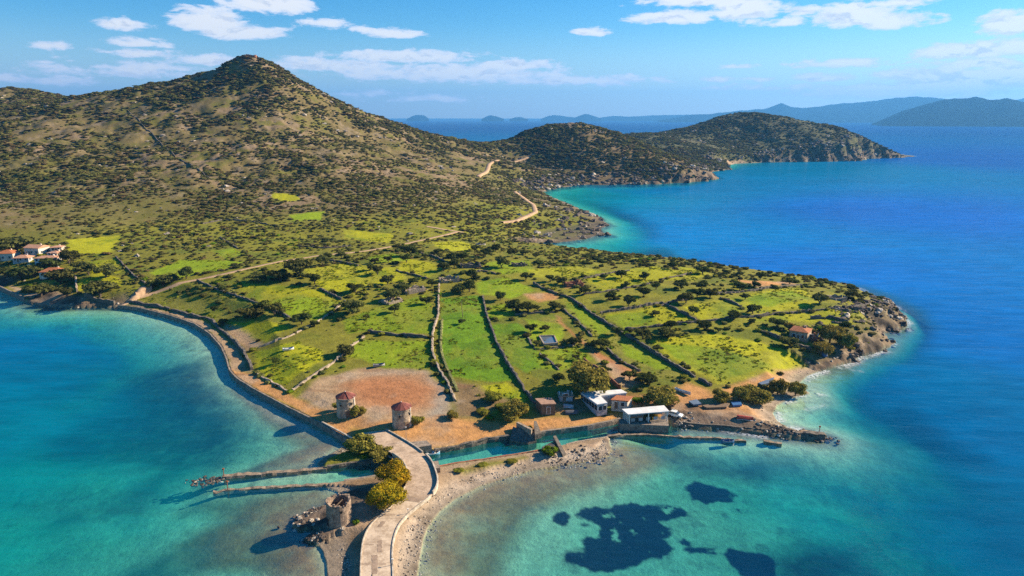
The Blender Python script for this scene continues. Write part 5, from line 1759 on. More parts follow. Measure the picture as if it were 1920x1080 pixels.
def car(label, px, py, rz, paint):
    x, y, z = G(px, py)
    t = thing('parked_car', label, 'car', (x, y, drop(x, y) + .02), rz)
    prof = [(-1.95, .35), (-1.95, .78), (-1.7, .92), (-.95, 1.0), (1.1, 1.02), (1.82, .95), (1.95, .75), (1.95, .35)]
    W_ = .82
    n = len(prof)
    vs = [(a, -W_, b) for a, b in prof] + [(a, W_, b) for a, b in prof]
    MB().add(vs, [tuple(range(n)), tuple(range(2 * n - 1, n - 1, -1))] + [(i, n + i, n + (i + 1) % n, (i + 1) % n) for i in range(n)]).build('body', paint, t)
    cab = [(-1.05, .98), (-.35, 1.47), (1.15, 1.47), (1.72, .97)]
    vs = [(a, -.78 + (.14 if b > 1.2 else 0), b) for a, b in cab] + [(a, .78 - (.14 if b > 1.2 else 0), b) for a, b in cab]
    MB().add(vs, [(0, 1, 2, 3), (7, 6, 5, 4), (0, 4, 5, 1), (2, 6, 7, 3)]).build('window', M_GLASS, t)
    MB().box((.4, 0, 1.49), (1.6, 1.32, .06)).build('roof', paint, t)
    for sx in (-1.2, 1.2):
        for sy in (-.78, .78):
            wv = MB().tube((sx, sy - .11, .32), (sx, sy + .11, .32), .32, .32, 14).build('wheel', M_TYRE, t)
            MB().tube((sx, sy - .125, .32), (sx, sy + .125, .32), .17, .17, 10).build('rim', M_IRON, wv)
    for sy in (-.58, .58):
        MB().box((-1.94, sy, .70), (.08, .35, .16)).build('headlight', M_WHITE, t)
        MB().box((1.94, sy, .74), (.06, .28, .18)).build('tail_light', M_RED, t)
    MB().box((-1.96, 0, .45), (.10, 1.6, .18)).build('bumper', M_IRON, t)
    return t


car('white hatchback parked on the dirt right of the terrace taverna', 1266, 781, 2.55, M_PAINT)
car('dark car parked by the village beach', 127, 551, .2, mat('dark_car_paint', (.03, .045, .055), .3, .1, 1, 0, spec=.6))

M_POLE = mat('galvanised_pole', (.30, .29, .28), .5, .2, 2, 0, metal=.4)
for (px, py, h, lab) in ((762, 831, 5.0, 'thin dark lamp post on the dirt clearing below the right windmill'), (765, 962, 2.2, 'short post at the kerb, casting a shadow across the road bend'), (736, 1056, 2.2, 'short post at the kerb near the bottom of the road')):
    x, y, z = P(px, py, 2.2)
    z = drop(x, y)
    t = thing('lamp_post', lab, 'post', (x, y, z))
    MB().tube((0, 0, -.3), (0, 0, h), .07, .05, 8).build('pole', M_POLE, t)
    MB().box((0, 0, h + .06), (.34, .22, .14)).build('lamp_head', M_WHITE, t)
    MB().lathe([(.02, .12), (.16, .12), (.18, 0), (.18, -.3)], 10).build('base', M_POLE, t)
for (px, py, lab) in ((420, 893, 'rust-red beacon post at the outer end of the north jetty'), (427, 917, 'slender beacon post on the half-sunken south jetty'), (1536, 812, 'dark marker post on the ruined breakwater tip')):
    x, y, z = P(px, py, .4)
    t = thing('beacon_post', lab, 'post', (x, y, 0))
    MB().tube((0, 0, -1), (0, 0, 2.2), .10, .08, 7).build('pole', M_RUST, t)
    MB().box((0, 0, 2.25), (.4, .4, .3)).build('lantern', M_RUST, t)
for k, (px, py, lab) in enumerate(((868, 595, 'wooden utility pole leaning in the strip field'),)):
    x, y, z = G(px, py)
    t = thing('utility_pole', lab, 'pole', (x, y, z))
    MB().tube((0, 0, -.5), (-.6, .2, 6.5), .14, .10, 7).build('pole', M_WOOD, t)
    MB().box((-.58, .2, 6.0), (1.4, .12, .12)).build('crossarm', M_WOOD, t)

# ------------------------------------------------------------------ trees and bushes, one by one
CR_DARK = [crown_mesh('crown', L_DARK if i < 4 else L_OLIVE, 100 + i, 1.0, .55, .36, 6 + i % 4, 760, .10, core=.50, spread=.86) for i in range(6)]
CR_OLIVE = [crown_mesh('crown', L_OLIVE, 120 + i, 1.0, .50, .30, 7 + i, 760, .10, core=.5, spread=.86) for i in range(3)]
CR_TAM = [crown_mesh('crown', L_TAM, 140 + i, 1.0, .60, .22, 11 + i, 2600, .068, core=.46, spread=.80) for i in range(3)]
CR_YEL = [crown_mesh('crown', L_YEL, 150, 1.0, .5, .05, 9, 1500, .07)]
CR_GOLD = [crown_mesh('crown', L_GOLD, 160 + i, 1.0, .72, .12, 15, 5600, .050, core=.5, spread=.78) for i in range(2)]
CR_GRN = [crown_mesh('crown', L_GRN, 170, 1.0, .45, .0, 8, 1200, .07)]
SH_DARK = [crown_mesh('bush', L_DARK, 180 + i, 1.0, .55, -.12, 7, 520, .11) for i in range(3)]
SH_OLIVE = [crown_mesh('bush', L_OLIVE, 190 + i, 1.0, .5, -.12, 7, 520, .11) for i in range(3)]
TRUNKS = [trunk_mesh(300 + i) for i in range(3)]
ORD = ['leftmost', 'second from the left', 'third from the left', 'fourth from the left', 'fifth from the left', 'sixth from the left', 'seventh from the left', 'eighth from the left', 'ninth from the left', 'tenth from the left', 'eleventh from the left', 'twelfth from the left', 'thirteenth from the left', 'fourteenth from the left']

# region phrase -> trees (x, y of the foot, width in pixels, kind d dark / o olive, s shrub)
TREES = {
    'between the village houses': [(8, 474, 40, 'o'), (32, 474, 60, 'o'), (95, 506, 38, 'd'), (130, 494, 30, 'd'), (152, 508, 36, 'd')],
    'along the village waterfront': [(14, 520, 34, 'd'), (38, 522, 42, 'd'), (64, 518, 42, 'o'), (114, 534, 46, 'o'), (77, 556, 52, 'o'), (126, 558, 24, 'o')],
    'on the rough ground right of the village': [(166, 516, 30, 'd'), (188, 556, 52, 'o'), (199, 520, 40, 'd'), (287, 542, 24, 'd'), (306, 537, 22, 'd'), (320, 530, 36, 'o'), (350, 523, 30, 'd')],
    'along the dark wall beside the left pasture': [(402, 585, 14, 'd'), (418, 610, 22, 'o'), (470, 595, 46, 'o'), (490, 583, 26, 'd'), (515, 590, 38, 'd'), (566, 608, 34, 'd'), (590, 612, 20, 'd')],
    'in the belt above the broad left pasture': [(485, 528, 40, 'o'), (525, 526, 42, 'o'), (560, 518, 60, 'o'), (590, 532, 30, 'd'), (605, 498, 28, 'd')],
    'around the pasture edge left of centre': [(666, 548, 34, 'd'), (648, 666, 38, 'o'), (662, 588, 44, 'd'), (687, 598, 14, 'd'), (517, 682, 16, 'd')],
    'in the upper fields left of centre': [(615, 486, 20, 'd'), (640, 484, 22, 'd'), (695, 507, 20, 'd'), (703, 494, 18, 'd'), (708, 515, 26, 'd'), (728, 492, 20, 'd'), (745, 469, 20, 'd'), (762, 492, 24, 'd'), (770, 480, 32, 'd')],
    'around the rubble ruins above the red clearing': [(727, 533, 30, 'o'), (737, 563, 30, 'd'), (740, 586, 26, 'd'), (750, 548, 30, 'o'), (775, 532, 22, 'd'), (800, 570, 26, 'd'), (810, 538, 22, 'd')],
    'in the grove around the grey ruin': [(822, 477, 18, 'd'), (832, 508, 30, 'd'), (847, 490, 26, 'd'), (852, 502, 24, 'd'), (860, 550, 34, 'd'), (868, 490, 24, 'd'), (880, 547, 30, 'd'), (884, 523, 28, 'd'), (865, 607, 15, 'd')],
    'before the far cove': [(890, 472, 20, 'd'), (910, 482, 24, 'd'), (930, 472, 26, 'd'), (940, 502, 30, 'd'), (960, 482, 24, 'd'), (985, 478, 20, 'o'), (1005, 484, 20, 'o')],
    'in the middle fields': [(938, 563, 25, 'd'), (962, 582, 36, 'd'), (986, 525, 24, 'd'), (990, 585, 40, 'd'), (1032, 528, 20, 'd'), (1040, 582, 38, 'd'), (1055, 533, 26, 'd')],
    'around the small grey pond': [(995, 622, 23, 'd'), (1007, 649, 22, 'o'), (1022, 622, 18, 'd'), (1078, 648, 27, 'd'), (1080, 676, 18, 'd'), (1127, 653, 36, 'd'), (1135, 699, 23, 'd')],
    'along the terraces right of the red ruin': [(1095, 553, 26, 'd'), (1132, 525, 18, 'd'), (1145, 563, 24, 'd'), (1165, 521, 26, 'd'), (1175, 539, 20, 'd'), (1179, 573, 29, 'd'), (1207, 555, 22, 'd'), (1210, 525, 22, 'd'), (1230, 543, 22, 'd')],
    'around the bright square meadow': [(1157, 628, 24, 'd'), (1205, 635, 38, 'd'), (1229, 593, 19, 'd'), (1232, 659, 22, 'd'), (1247, 632, 38, 'd'), (1256, 619, 30, 'd'), (1300, 590, 20, 'd'), (1320, 618, 28, 'd'), (1347, 623, 16, 'd')],
    'in the dark clump right of centre': [(1262, 505, 20, 'd'), (1272, 543, 20, 'd'), (1277, 541, 26, 'd'), (1286, 568, 30, 'd'), (1307, 558, 24, 'd'), (1316, 543, 26, 'd'), (1317, 514, 34, 'd'), (1331, 558, 28, 'd')],
    'in the right-hand meadows': [(1375, 598, 28, 'd'), (1387, 544, 26, 'd'), (1387, 519, 16, 'd'), (1397, 562, 20, 'd'), (1411, 588, 30, 'd'), (1410, 607, 16, 'd'), (1417, 540, 18, 'd'), (1425, 524, 18, 'd'), (1480, 533, 15, 'd')],
    'near the stone house on the headland': [(1457, 615, 30, 'd'), (1480, 651, 38, 'd'), (1537, 571, 32, 'd'), (1585, 621, 24, 'd'), (1597, 563, 28, 'd')],
    'below the red strip behind the taverna': [(1180, 712, 30, 'd'), (1205, 716, 34, 'd'), (1218, 722, 30, 'd'), (1048, 715, 34, 'd')],
}


def put_tree(px, py, wpx, crowns, label, name, cat, group, trunk=True, hk=1.0, seed=0, bury=0.0):
    x, y, z = G(px, py)
    z = drop(x, y)
    dist = math.sqrt(x * x + y * y + (CAM_H - z) ** 2)
    s = wpx / 2 / F * dist * .95
    g = random.Random(seed)
    rz = g.uniform(0, 6.28)
    if trunk:
        t = thing(name, label, cat, (x, y, z - bury), rz, group)
        c = link(g.choice(crowns), 'crown', t)
        c.scale = (s * g.uniform(.88, 1.15), s * g.uniform(.8, 1.1), s * hk * g.uniform(.8, 1.15))
        k = link(g.choice(TRUNKS), 'trunk', t)
        k.scale = (s, s, s * hk)
    else:
        t = link(g.choice(crowns), name, None, (x, y, z - bury), rz)
        t.scale = (s, s, s * hk * g.uniform(.85, 1.15))
        tag(t, label, cat, group)
    return t


for region, lst in TREES.items():
    for kind in 'do':
        sub = sorted([q for q in lst if q[3] == kind])
        word = 'dark evergreen tree' if kind == 'd' else 'olive-green bushy tree'
        for i, (px, py, wp_, _) in enumerate(sub):
            lab = f'{word} {region}' + (f', {ORD[i]}' if len(sub) > 1 else '')
            nm = 'evergreen_tree' if kind == 'd' else 'bushy_tree'
            put_tree(px, py, wp_, CR_DARK if kind == 'd' else CR_OLIVE, lab, nm, 'tree', 'trees scattered over the fields', True, .95 if wp_ < 34 else .75, int(px * 31 + py))

for i, (px, py, wp_, hk, lab) in enumerate([
    (1100, 738, 92, .85, 'largest yellow-olive tamarisk, behind the taverna roof'),
    (1236, 762, 66, .85, 'round tamarisk between the taverna and the orange yard'),
    (966, 785, 54, .9, 'round tamarisk in front of the brown shed'),
    (1352, 752, 36, 1.1, 'single-trunk tamarisk, leftmost of the row by the point'),
    (1386, 750, 32, 1.05, 'second tamarisk of the row by the point'),
    (1419, 752, 58, .75, 'widest tamarisk of the row by the point'),
    (1458, 738, 36, 1.0, 'tamarisk beside the blue-grey tarpaulin'),
    (1491, 742, 30, 1.2, 'rightmost tamarisk, on the shingle edge'),
    (1556, 642, 44, 1.15, 'tall tamarisk right behind the headland house'),
    (1586, 652, 40, 1.15, 'tamarisk nearest the headland rocks'),
    (1541, 664, 44, .8, 'low tamarisk in front of the headland house'),
    (1478, 618, 20, 1.0, 'small tamarisk left of the headland house'),
    (1220, 787, 28, 1.0, 'thin tamarisk in front of the terrace roof'),
    (783, 797, 26, 1.15, 'small tamarisk right of the second windmill'),
    (664, 779, 28, 1.1, 'bushy tamarisk in front of the first windmill'),
    (680, 777, 17, 1.2, 'slim tamarisk right of the first windmill'),
    (633, 768, 17, 1.2, 'slim tamarisk left of the first windmill'),
    (848, 784, 26, .8, 'small tamarisk at the foot of the winding wall'),
    (677, 846, 56, .9, 'spreading tamarisk against the sea wall near the bridge'),
    (716, 858, 46, .8, 'bushy tamarisk between the sea wall and the canal'),
]):
    put_tree(px, py, wp_, CR_TAM, lab, 'tamarisk_tree', 'tree', 'tamarisks by the shore', True, hk, 500 + i)
put_tree(742, 908, 66, CR_GOLD, 'golden-green bush nearest the bridge, beside the road', 'golden_bush', 'bush', 'golden bushes by the road', True, .95, 801)
put_tree(722, 950, 74, CR_GOLD, 'golden orange-tipped bush nearest the ruined mill, beside the road', 'golden_bush', 'bush', 'golden bushes by the road', True, .95, 802)
for i, (px, py, wp_, crowns, hk, lab) in enumerate([
    (925, 752, 42, CR_YEL, .8, 'yellow-green shrub upper left of the round tamarisk'), (905, 775, 30, CR_YEL, .6, 'low yellow shrub left of the round tamarisk'), (917, 785, 20, CR_GRN, .6, 'small bright green shrub at the dirt edge'),
    (945, 768, 40, CR_YEL, .6, 'yellow shrub just behind the round tamarisk'),
    (1030, 850, 34, CR_GRN, .9, 'bright green shrub beside the leaning pier slab'), (991, 806, 17, CR_YEL, .8, 'yellow weed tuft inside the old bridge pier'),
    (960, 866, 24, CR_YEL, .4, 'low yellow plant patch on the gravel spit'), (905, 873, 22, CR_YEL, .4, 'low plant patch on the spit near the bridge'),
    (668, 981, 15, CR_GRN, 1.2, 'bright green weed clump at the foot of the ruined mill'), (686, 856, 26, CR_GRN, .35, 'bright green grass clump under the sea wall trees'),
    (860, 884, 22, CR_YEL, .45, 'dry shrub on the spit right of the bridge'), (1140, 742, 22, CR_YEL, .7, 'green weed between roof and brick wall'), (1197, 752, 26, CR_GRN, .6, 'green shrub beside the orange-roofed block'),
    (1540, 621, 20, CR_GRN, .8, 'bright green shrub beside the headland house'), (735, 866, 26, CR_TAM, .7, 'small olive shrub at the bridge corner'),
]):
    put_tree(px, py, wp_, crowns, lab, 'shrub', 'shrub', 'shrubs near the canal', False, hk, 900 + i, .05)


# ------------------------------------------------------------------ hillside scrub and shore stones: a mass of instances plus individual bushes
def bush_mesh(seed, m, leaves=70):
    return crown_mesh('scrub_bush', m, seed, 1.0, .42, -.10, 4, leaves, .20, core=.70, spread=.6)


def rock_mesh(seed, m):
    g = np.random.default_rng(seed)
    v, f = ICO1
    p = v * (1 + g.uniform(-.32, .25, len(v)))[:, None] * (1, g.uniform(.6, .9), g.uniform(.45, .75))
    return mesh_np('stone', p, f, m, smooth=False)


def scatter(name, protos, X, Y, Z, scl, rz, idx, kind='stuff', parent=None):
    """one object whose points carry instances of a few small meshes"""
    col = bpy.data.collections.new(name + '_kinds')
    for i, me in enumerate(protos):
        o = bpy.data.objects.new(f'{me.name}', me)
        col.objects.link(o)
    me = bpy.data.meshes.new(name)
    n = len(X)
    me.vertices.add(n)
    me.vertices.foreach_set('co', np.stack([X, Y, Z], -1).astype(np.float32).ravel())
    a = me.attributes.new('scl', 'FLOAT_VECTOR', 'POINT'); a.data.foreach_set('vector', np.ascontiguousarray(scl, np.float32).ravel())
    rot = np.zeros((n, 3), np.float32); rot[:, 2] = rz
    a = me.attributes.new('rot', 'FLOAT_VECTOR', 'POINT'); a.data.foreach_set('vector', rot.ravel())
    a = me.attributes.new('pick', 'INT', 'POINT'); a.data.foreach_set('value', idx.astype(np.int32))
    o = link(me, name, parent)
    o['kind'] = kind
    ng = bpy.data.node_groups.new(name, 'GeometryNodeTree')
    ng.interface.new_socket('Geometry', in_out='INPUT', socket_type='NodeSocketGeometry')
    ng.interface.new_socket('Geometry', in_out='OUTPUT', socket_type='NodeSocketGeometry')
    T = NT(ng)
    gi = T.n('NodeGroupInput'); gout = T.n('NodeGroupOutput')
    ci = T.n('GeometryNodeCollectionInfo')
    ci.inputs['Collection'].default_value = col
    ci.inputs['Separate Children'].default_value = True
    ci.inputs['Reset Children'].default_value = True
    iop = T.n('GeometryNodeInstanceOnPoints')
    iop.inputs['Pick Instance'].default_value = True
    def na(nm, typ):
        x = T.n('GeometryNodeInputNamedAttribute', data_type=typ)
        x.inputs['Name'].default_value = nm
        return x.outputs['Attribute']
    ng.links.new(gi.outputs[0], iop.inputs['Points'])
    ng.links.new(ci.outputs[0], iop.inputs['Instance'])
    ng.links.new(na('pick', 'INT'), iop.inputs['Instance Index'])
    ng.links.new(na('scl', 'FLOAT_VECTOR'), iop.inputs['Scale'])
    ng.links.new(na('rot', 'FLOAT_VECTOR'), iop.inputs['Rotation'])
    ng.links.new(iop.outputs[0], gout.inputs[0])
    md = o.modifiers.new('scatter', 'NODES')
    md.node_group = ng
    return o


g = np.random.default_rng(77)
trk = np.zeros(GX.shape, np.float32)
for t_ in TRACKS:
    trk = np.maximum(trk, line_mask(t_, GX, GY, 3.0, 1.0))
FREE = (1 - np.clip(FIELDMASK * 1.3, 0, 1)) * (1 - DIRT) * (1 - trk)
BUSH = [bush_mesh(400 + i, L_SCRUB) for i in range(5)] + [bush_mesh(410 + i, L_SCRUB2) for i in range(2)]


def cand(n, a0, a1, r0, r1):
    a = np.radians(g.uniform(a0, a1, n)); r = np.sqrt(g.uniform(r0 * r0, r1 * r1, n))
    return r * np.sin(a), r * np.cos(a)


X, Y = cand(170000, -43, 32, 300, 1240)
X2, Y2 = cand(90000, -6, 32, 1080, 1900)
X = np.concatenate([X, X2]); Y = np.concatenate([Y, Y2])
Z = hgt(X, Y); sdv = samp(SD, X, Y); fr = samp(FREE, X, Y); rr_ = np.hypot(X, Y)
hl = samp(H0, X, Y)
dn = .42 + .62 * fbm(X, Y, 60, 4, 200) + .62 * fbm(X, Y, 16, 3, 201) + .40 * sstep(rr_, 620, 430)
inhill = np.maximum(sstep(hl, 9.5, 16), sstep(rr_, 440, 500))
right_dense = sstep(X + 0.0 * Y, -320, -40) * .30 + sstep(rr_, 900, 1050) * .12  # extra scrub darkens the right slope in place of a cloud shadow
p = np.clip(dn + right_dense, 0.03, 1) * fr * (sdv > 3) * (Z > .8) * (np.where(rr_ > 320, .34, .12) + .60 * inhill)
keep = g.random(len(X)) < p * .95
X, Y, Z, rr_, dn = X[keep], Y[keep], Z[keep], rr_[keep], dn[keep]
s = (.45 + .85 * g.random(len(X)) ** 2.2) * 1.15 * (1.05 + .5 * np.clip(dn, 0, 1.2)) * np.clip(rr_ / 520, .85, 1.9)
scl = np.stack([s * g.uniform(.8, 1.3, len(X)), s * g.uniform(.8, 1.3, len(X)), s * g.uniform(.5, .9, len(X))], -1)
idx = np.where(g.random(len(X)) < .20, g.integers(5, 7, len(X)), g.integers(0, 5, len(X)))
big = np.argsort(-s / rr_ * (Z > 3))[:240]
mask = np.ones(len(X), bool); mask[big] = False
scatter('hillside_scrub', BUSH, X[mask], Y[mask], Z[mask], scl[mask], g.uniform(0, 6.28, mask.sum()), idx[mask])
tag(bpy.data.objects['hillside_scrub'], 'low dark maquis scrub covering the dry hills', 'scrub')
for k in big:
    o = link(SH_DARK[int(k) % 3] if k % 2 else SH_OLIVE[int(k) % 3], 'scrub_bush', None, (X[k], Y[k], Z[k]), float(g.uniform(0, 6)))
    o.scale = tuple(scl[k] * 1.05)
    zone = ('left of the village slope wall' if X[k] < -250 else 'below the conical hilltop' if X[k] < -90 else 'along the upper track') if rr_[k] < 520 else 'high on the slopes'
    tag(o, f'larger dark scrub bush standing out of the maquis {zone}', 'bush', 'large scrub bushes ' + zone)
print('scrub', mask.sum())
# thickets where the maquis has grown together
X, Y = cand(26000, -43, 32, 330, 1200)
Z = hgt(X, Y)
pr = np.clip(fbm(X, Y, 60, 4, 200) * .8 + fbm(X, Y, 20, 3, 205) * .8 - .1, 0, 1) * samp(FREE, X, Y) * (samp(SD, X, Y) > 8) * np.maximum(sstep(samp(H0, X, Y), 9.5, 16), .25)
keep = g.random(len(X)) < pr * .6
X, Y, Z = X[keep], Y[keep], Z[keep]
s = g.uniform(1.3, 3.6, len(X)) * np.clip(np.hypot(X, Y) / 650, .8, 1.3)
scl = np.stack([s * g.uniform(.8, 1.7, len(X)), s * g.uniform(.6, 1.1, len(X)), s * g.uniform(.28, .5, len(X))], -1)
THICK = [crown_mesh('thicket', m_, 450 + i, 1.0, .6, -.25, 11, 420, .11, core=.55, spread=1.0) for i, m_ in enumerate((L_SCRUB, L_SCRUB, L_OLIVE, L_SCRUB2))]
scatter('maquis_thickets', THICK, X, Y, Z, scl, g.uniform(-.5, .5, len(X)), g.integers(0, 4, len(X)))
tag(bpy.data.objects['maquis_thickets'], 'merged low thickets of maquis on the slopes', 'thicket')
print('thickets', len(X))

# weeds and small bushes along walls and among the fields
pts = []
for (wp_, h, lab) in WALLS:
    for (x, y) in path3(wp_, 3.0):
        if g.random() < .62:
            pts.append((x + g.normal() * .9, y + g.normal() * .9))
X = np.array([p_[0] for p_ in pts]); Y = np.array([p_[1] for p_ in pts])
X3, Y3 = cand(16000, -38, 34, 185, 460)
f3 = samp(FREE, X3, Y3) * (samp(SD, X3, Y3) > 3) * (samp(H0, X3, Y3) > 2.6)
k3 = g.random(len(X3)) < f3 * np.clip(.30 + .6 * fbm(X3, Y3, 25, 4, 210), 0, 1)
X = np.concatenate([X, X3[k3]]); Y = np.concatenate([Y, Y3[k3]])
s = g.uniform(.3, 1.3, len(X)) ** 1.5 + .15
scl = np.stack([s, s * g.uniform(.8, 1.2, len(X)), s * g.uniform(.7, 1.1, len(X))], -1)
scatter('field_weeds', BUSH[:5] + [bush_mesh(430, L_YEL), bush_mesh(431, L_GRN), bush_mesh(432, L_OLIVE)], X, Y, hgt(X, Y), scl, g.uniform(0, 6.28, len(X)), g.integers(0, 8, len(X)))
tag(bpy.data.objects['field_weeds'], 'small weeds and bushes along walls and field margins', 'weeds')
print('weeds', len(X))

# tufts of longer grass in the meadows
def tuft_mesh(seed, m):
    gg = np.random.default_rng(seed)
    Vt = []; Ft = []
    for k in range(14):
        a = gg.uniform(0, 6.28); r = gg.uniform(0, .8)
        c = np.array((r * math.cos(a), r * math.sin(a), 0)); w = gg.uniform(.14, .3); b2 = gg.uniform(0, 6.28)
        dv = np.array((math.cos(b2), math.sin(b2), 0)) * w
        tip = c + np.array((gg.normal() * .25, gg.normal() * .25, gg.uniform(.4, .9)))
        n0 = len(Vt)
        Vt += [c - dv, c + dv, tip]; Ft.append((n0, n0 + 1, n0 + 2))
    return mesh_np('tuft', np.array(Vt), np.array(Ft), m, smooth=False)


X, Y = cand(90000, -36, 34, 175, 420)
fm = samp(FIELDMASK, X, Y) * (samp(SD, X, Y) > 3)
keep = g.random(len(X)) < fm * np.clip(.06 + .6 * fbm(X, Y, 14, 4, 250) + .5 * fbm(X, Y, 4, 2, 251), 0, 1)
X, Y = X[keep], Y[keep]
s = g.uniform(.35, 1.0, len(X))
scl = np.stack([s, s, s * g.uniform(.35, .8, len(X))], -1)
scatter('meadow_grass', [tuft_mesh(540, L_GRN), tuft_mesh(541, L_YEL), tuft_mesh(542, leaf_mat('meadow_blades', (.30, .31, .014), (.17, .21, .010), .2)), tuft_mesh(543, leaf_mat('dry_blades', (.30, .24, .06), (.18, .15, .03), .2))],
        X, Y, hgt(X, Y), scl, g.uniform(0, 6.28, len(X)), g.choice(4, len(X), p=(.2, .2, .5, .1)))
tag(bpy.data.objects['meadow_grass'], 'tufts of longer grass across the green meadows', 'grass')
print('tufts', len(X))

# stones along the shores
ROCKS = [rock_mesh(500 + i, M_ROCK) for i in range(4)] + [rock_mesh(510 + i, M_ROCKP) for i in range(3)]
X, Y = cand(60000, -42, 42, 105, 420)
Xn, Yn = cand(42000, -16, 16, 100, 185)
X = np.concatenate([X, Xn]); Y = np.concatenate([Y, Yn])
X5, Y5 = cand(60000, -8, 32, 420, 1600)
X = np.concatenate([X, X5]); Y = np.concatenate([Y, Y5])
sdv = samp(SD, X, Y); cr = samp(CR, X, Y); Z = hgt(X, Y); rr_ = np.hypot(X, Y)
lim = np.where(cr > 1.5, 20, np.where(cr > .7, 5, 4)) * np.clip(rr_ / 300, 1, 2)
pr = ((sdv > -1.6) & (sdv < lim) & (cr > .2)) * np.where(cr > 1.5, .9, np.where(cr > .7, .5, .65)) * (1 - .6 * samp(DIRT, X, Y) * (cr > .7))
pr = pr * np.clip(.55 + .7 * fbm(X, Y, 8, 3, 220), .05, 1)
keep = g.random(len(X)) < pr
X, Y, Z, cr, rr_, sdv = X[keep], Y[keep], Z[keep], cr[keep], rr_[keep], sdv[keep]
s = np.where(cr > 1.5, g.uniform(.3, 1.5, len(X)) ** 1.7, np.where(cr > .7, g.uniform(.2, .85, len(X)) ** 1.5, g.uniform(.10, .36, len(X)))) * np.clip(rr_ / 330, .8, 2.4)
# rip-rap at the tip of the north jetty, rocks by the ruined mill
jx, jy = [], []
for (px, py, n_, sp_) in ((375, 902, 40, 1.6), (395, 898, 50, 1.5), (408, 897, 20, 1.2), (560, 983, 26, 1.2), (575, 968, 26, 1.2), (592, 958, 25, 1.0), (580, 1012, 30, 1.0), (600, 1012, 30, .9), (1550, 821, 40, 1.5), (1530, 820, 30, 1.6), 
                          (1480, 812, 40, 3.0), (1460, 808, 40, 2.5), (1430, 808, 30, 2.5), (1120, 850, 25, 3.0), (1100, 856, 25, 3.0), (1060, 862, 15, 3)):
    q = P(px, py, .3)
    jx += list(q[0] + g.normal(size=n_) * sp_); jy += list(q[1] + g.normal(size=n_) * sp_ * .6)
jx = np.array(jx); jy = np.array(jy)
X = np.concatenate([X, jx]); Y = np.concatenate([Y, jy]); Z = np.concatenate([Z, np.maximum(hgt(jx, jy), -.12)])
s = np.concatenate([s, g.uniform(.16, .55, len(jx))]); cr = np.concatenate([cr, np.full(len(jx), 1.6)]); rr_ = np.hypot(X, Y)
scl = np.stack([s, s * g.uniform(.7, 1.2, len(X)), s * g.uniform(.6, 1.2, len(X))], -1)
idx = np.where((g.random(len(X)) < np.where(cr > 1.5, .16, .86)), g.integers(4, 7, len(X)), g.integers(0, 4, len(X)))
shore = bpy.data.objects.new('rocky_shore', None)
COL.objects.link(shore)
tag(shore, kind='structure')
rzs = g.uniform(0, 6.28, len(X))
big = np.argsort(-s / rr_)[:290]
mask = np.ones(len(X), bool); mask[big] = False
scatter('shingle', ROCKS, X[mask], Y[mask], Z[mask], scl[mask], rzs[mask], idx[mask], 'stuff', shore)
for k in big:
    o = link(ROCKS[int(idx[k])], 'stone', shore, (X[k], Y[k], Z[k]), float(rzs[k]))
    o.scale = tuple(scl[k])
print('stones', len(X))
# limestone outcrops on the hills
X, Y = cand(60000, -43, 31, 380, 1600)
Z = hgt(X, Y)
pr = np.clip(fbm(X, Y, 30, 4, 240) + .35 * fbm(X, Y, 6, 2, 241) - .18, 0, 1) * samp(FREE, X, Y) * (samp(SD, X, Y) > 4)
keep = g.random(len(X)) < pr * .5
X, Y, Z = X[keep], Y[keep], Z[keep]
s = g.uniform(.35, 1.7, len(X)) ** 1.8 * np.clip(np.hypot(X, Y) / 600, .8, 1.8)
scl = np.stack([s, s * g.uniform(.7, 1.2, len(X)), s * g.uniform(.4, .9, len(X))], -1)
scatter('hillside_boulders', [rock_mesh(530 + i, mat('hill_limestone', (.33, .275, .22), .95, .45, .5, .6, per_object=.35)) for i in range(4)], X, Y, Z, scl, g.uniform(0, 6.28, len(X)), g.integers(0, 4, len(X)))
tag(bpy.data.objects['hillside_boulders'], 'scattered pale limestone boulders on the dry slopes', 'boulders')
print('boulders', len(X))


# ------------------------------------------------------------------ far mountains and islands (solid ridges with their own depth)
def ridge(name, prof_px, dist, depth, m, seed, rough=.10, foot_py=None):
    """mountain range whose crest is traced; slopes fall to the sea in front and behind"""
    xs = np.array([p_[0] for p_ in prof_px], float); ys = np.array([p_[1] for p_ in prof_px], float)
    n = int(min(260, max(24, (xs[-1] - xs[0]) / 2.2)))
    px = np.linspace(xs[0], xs[-1], n); py = np.interp(px, xs, ys)
    rows = 22
    V = []
    for j in range(rows):
        u = j / (rows - 1) * 2 - 1          # -1 front shore, +1 back shore
        for i in range(n):
            q = Pd(px[i], py[i], dist)
            hcr = max(q[2], 1.0)
            k = (dist + u * depth) / dist
            x, y = q[0] * k, q[1] * k
            prof = max(0.0, 1 - abs(u) ** 1.25)
            V.append((x, y, hcr * prof))
    V = np.array(V)
    nz = fbm(V[:, 0], V[:, 1], depth * .5, 5, seed)
    gul = np.abs(fbm(V[:, 0], V[:, 1], depth * .35, 4, seed + 9))
    u = np.repeat(np.linspace(-1, 1, rows), n)
    env = (1 - u * u) * np.abs(u) ** .5
    V[:, 2] = np.maximum(V[:, 2] + V[:, 2].max() * env * (nz * rough * 1.5 - gul * rough * 2.2), -2) - 1.0 * (np.abs(u) > .99)
    V[:, 2] += V[:, 2].clip(0) * .03 * fbm(V[:, 0], V[:, 1], depth * .08, 3, seed + 5)
    idx_ = np.arange(rows * n).reshape(rows, n)
    Q = np.stack([idx_[:-1, :-1], idx_[:-1, 1:], idx_[1:, 1:], idx_[1:, :-1]], -1).reshape(-1, 4)
    o = link(mesh_np(name, V, Q, m, True), name)
    return tag(o, kind='structure')


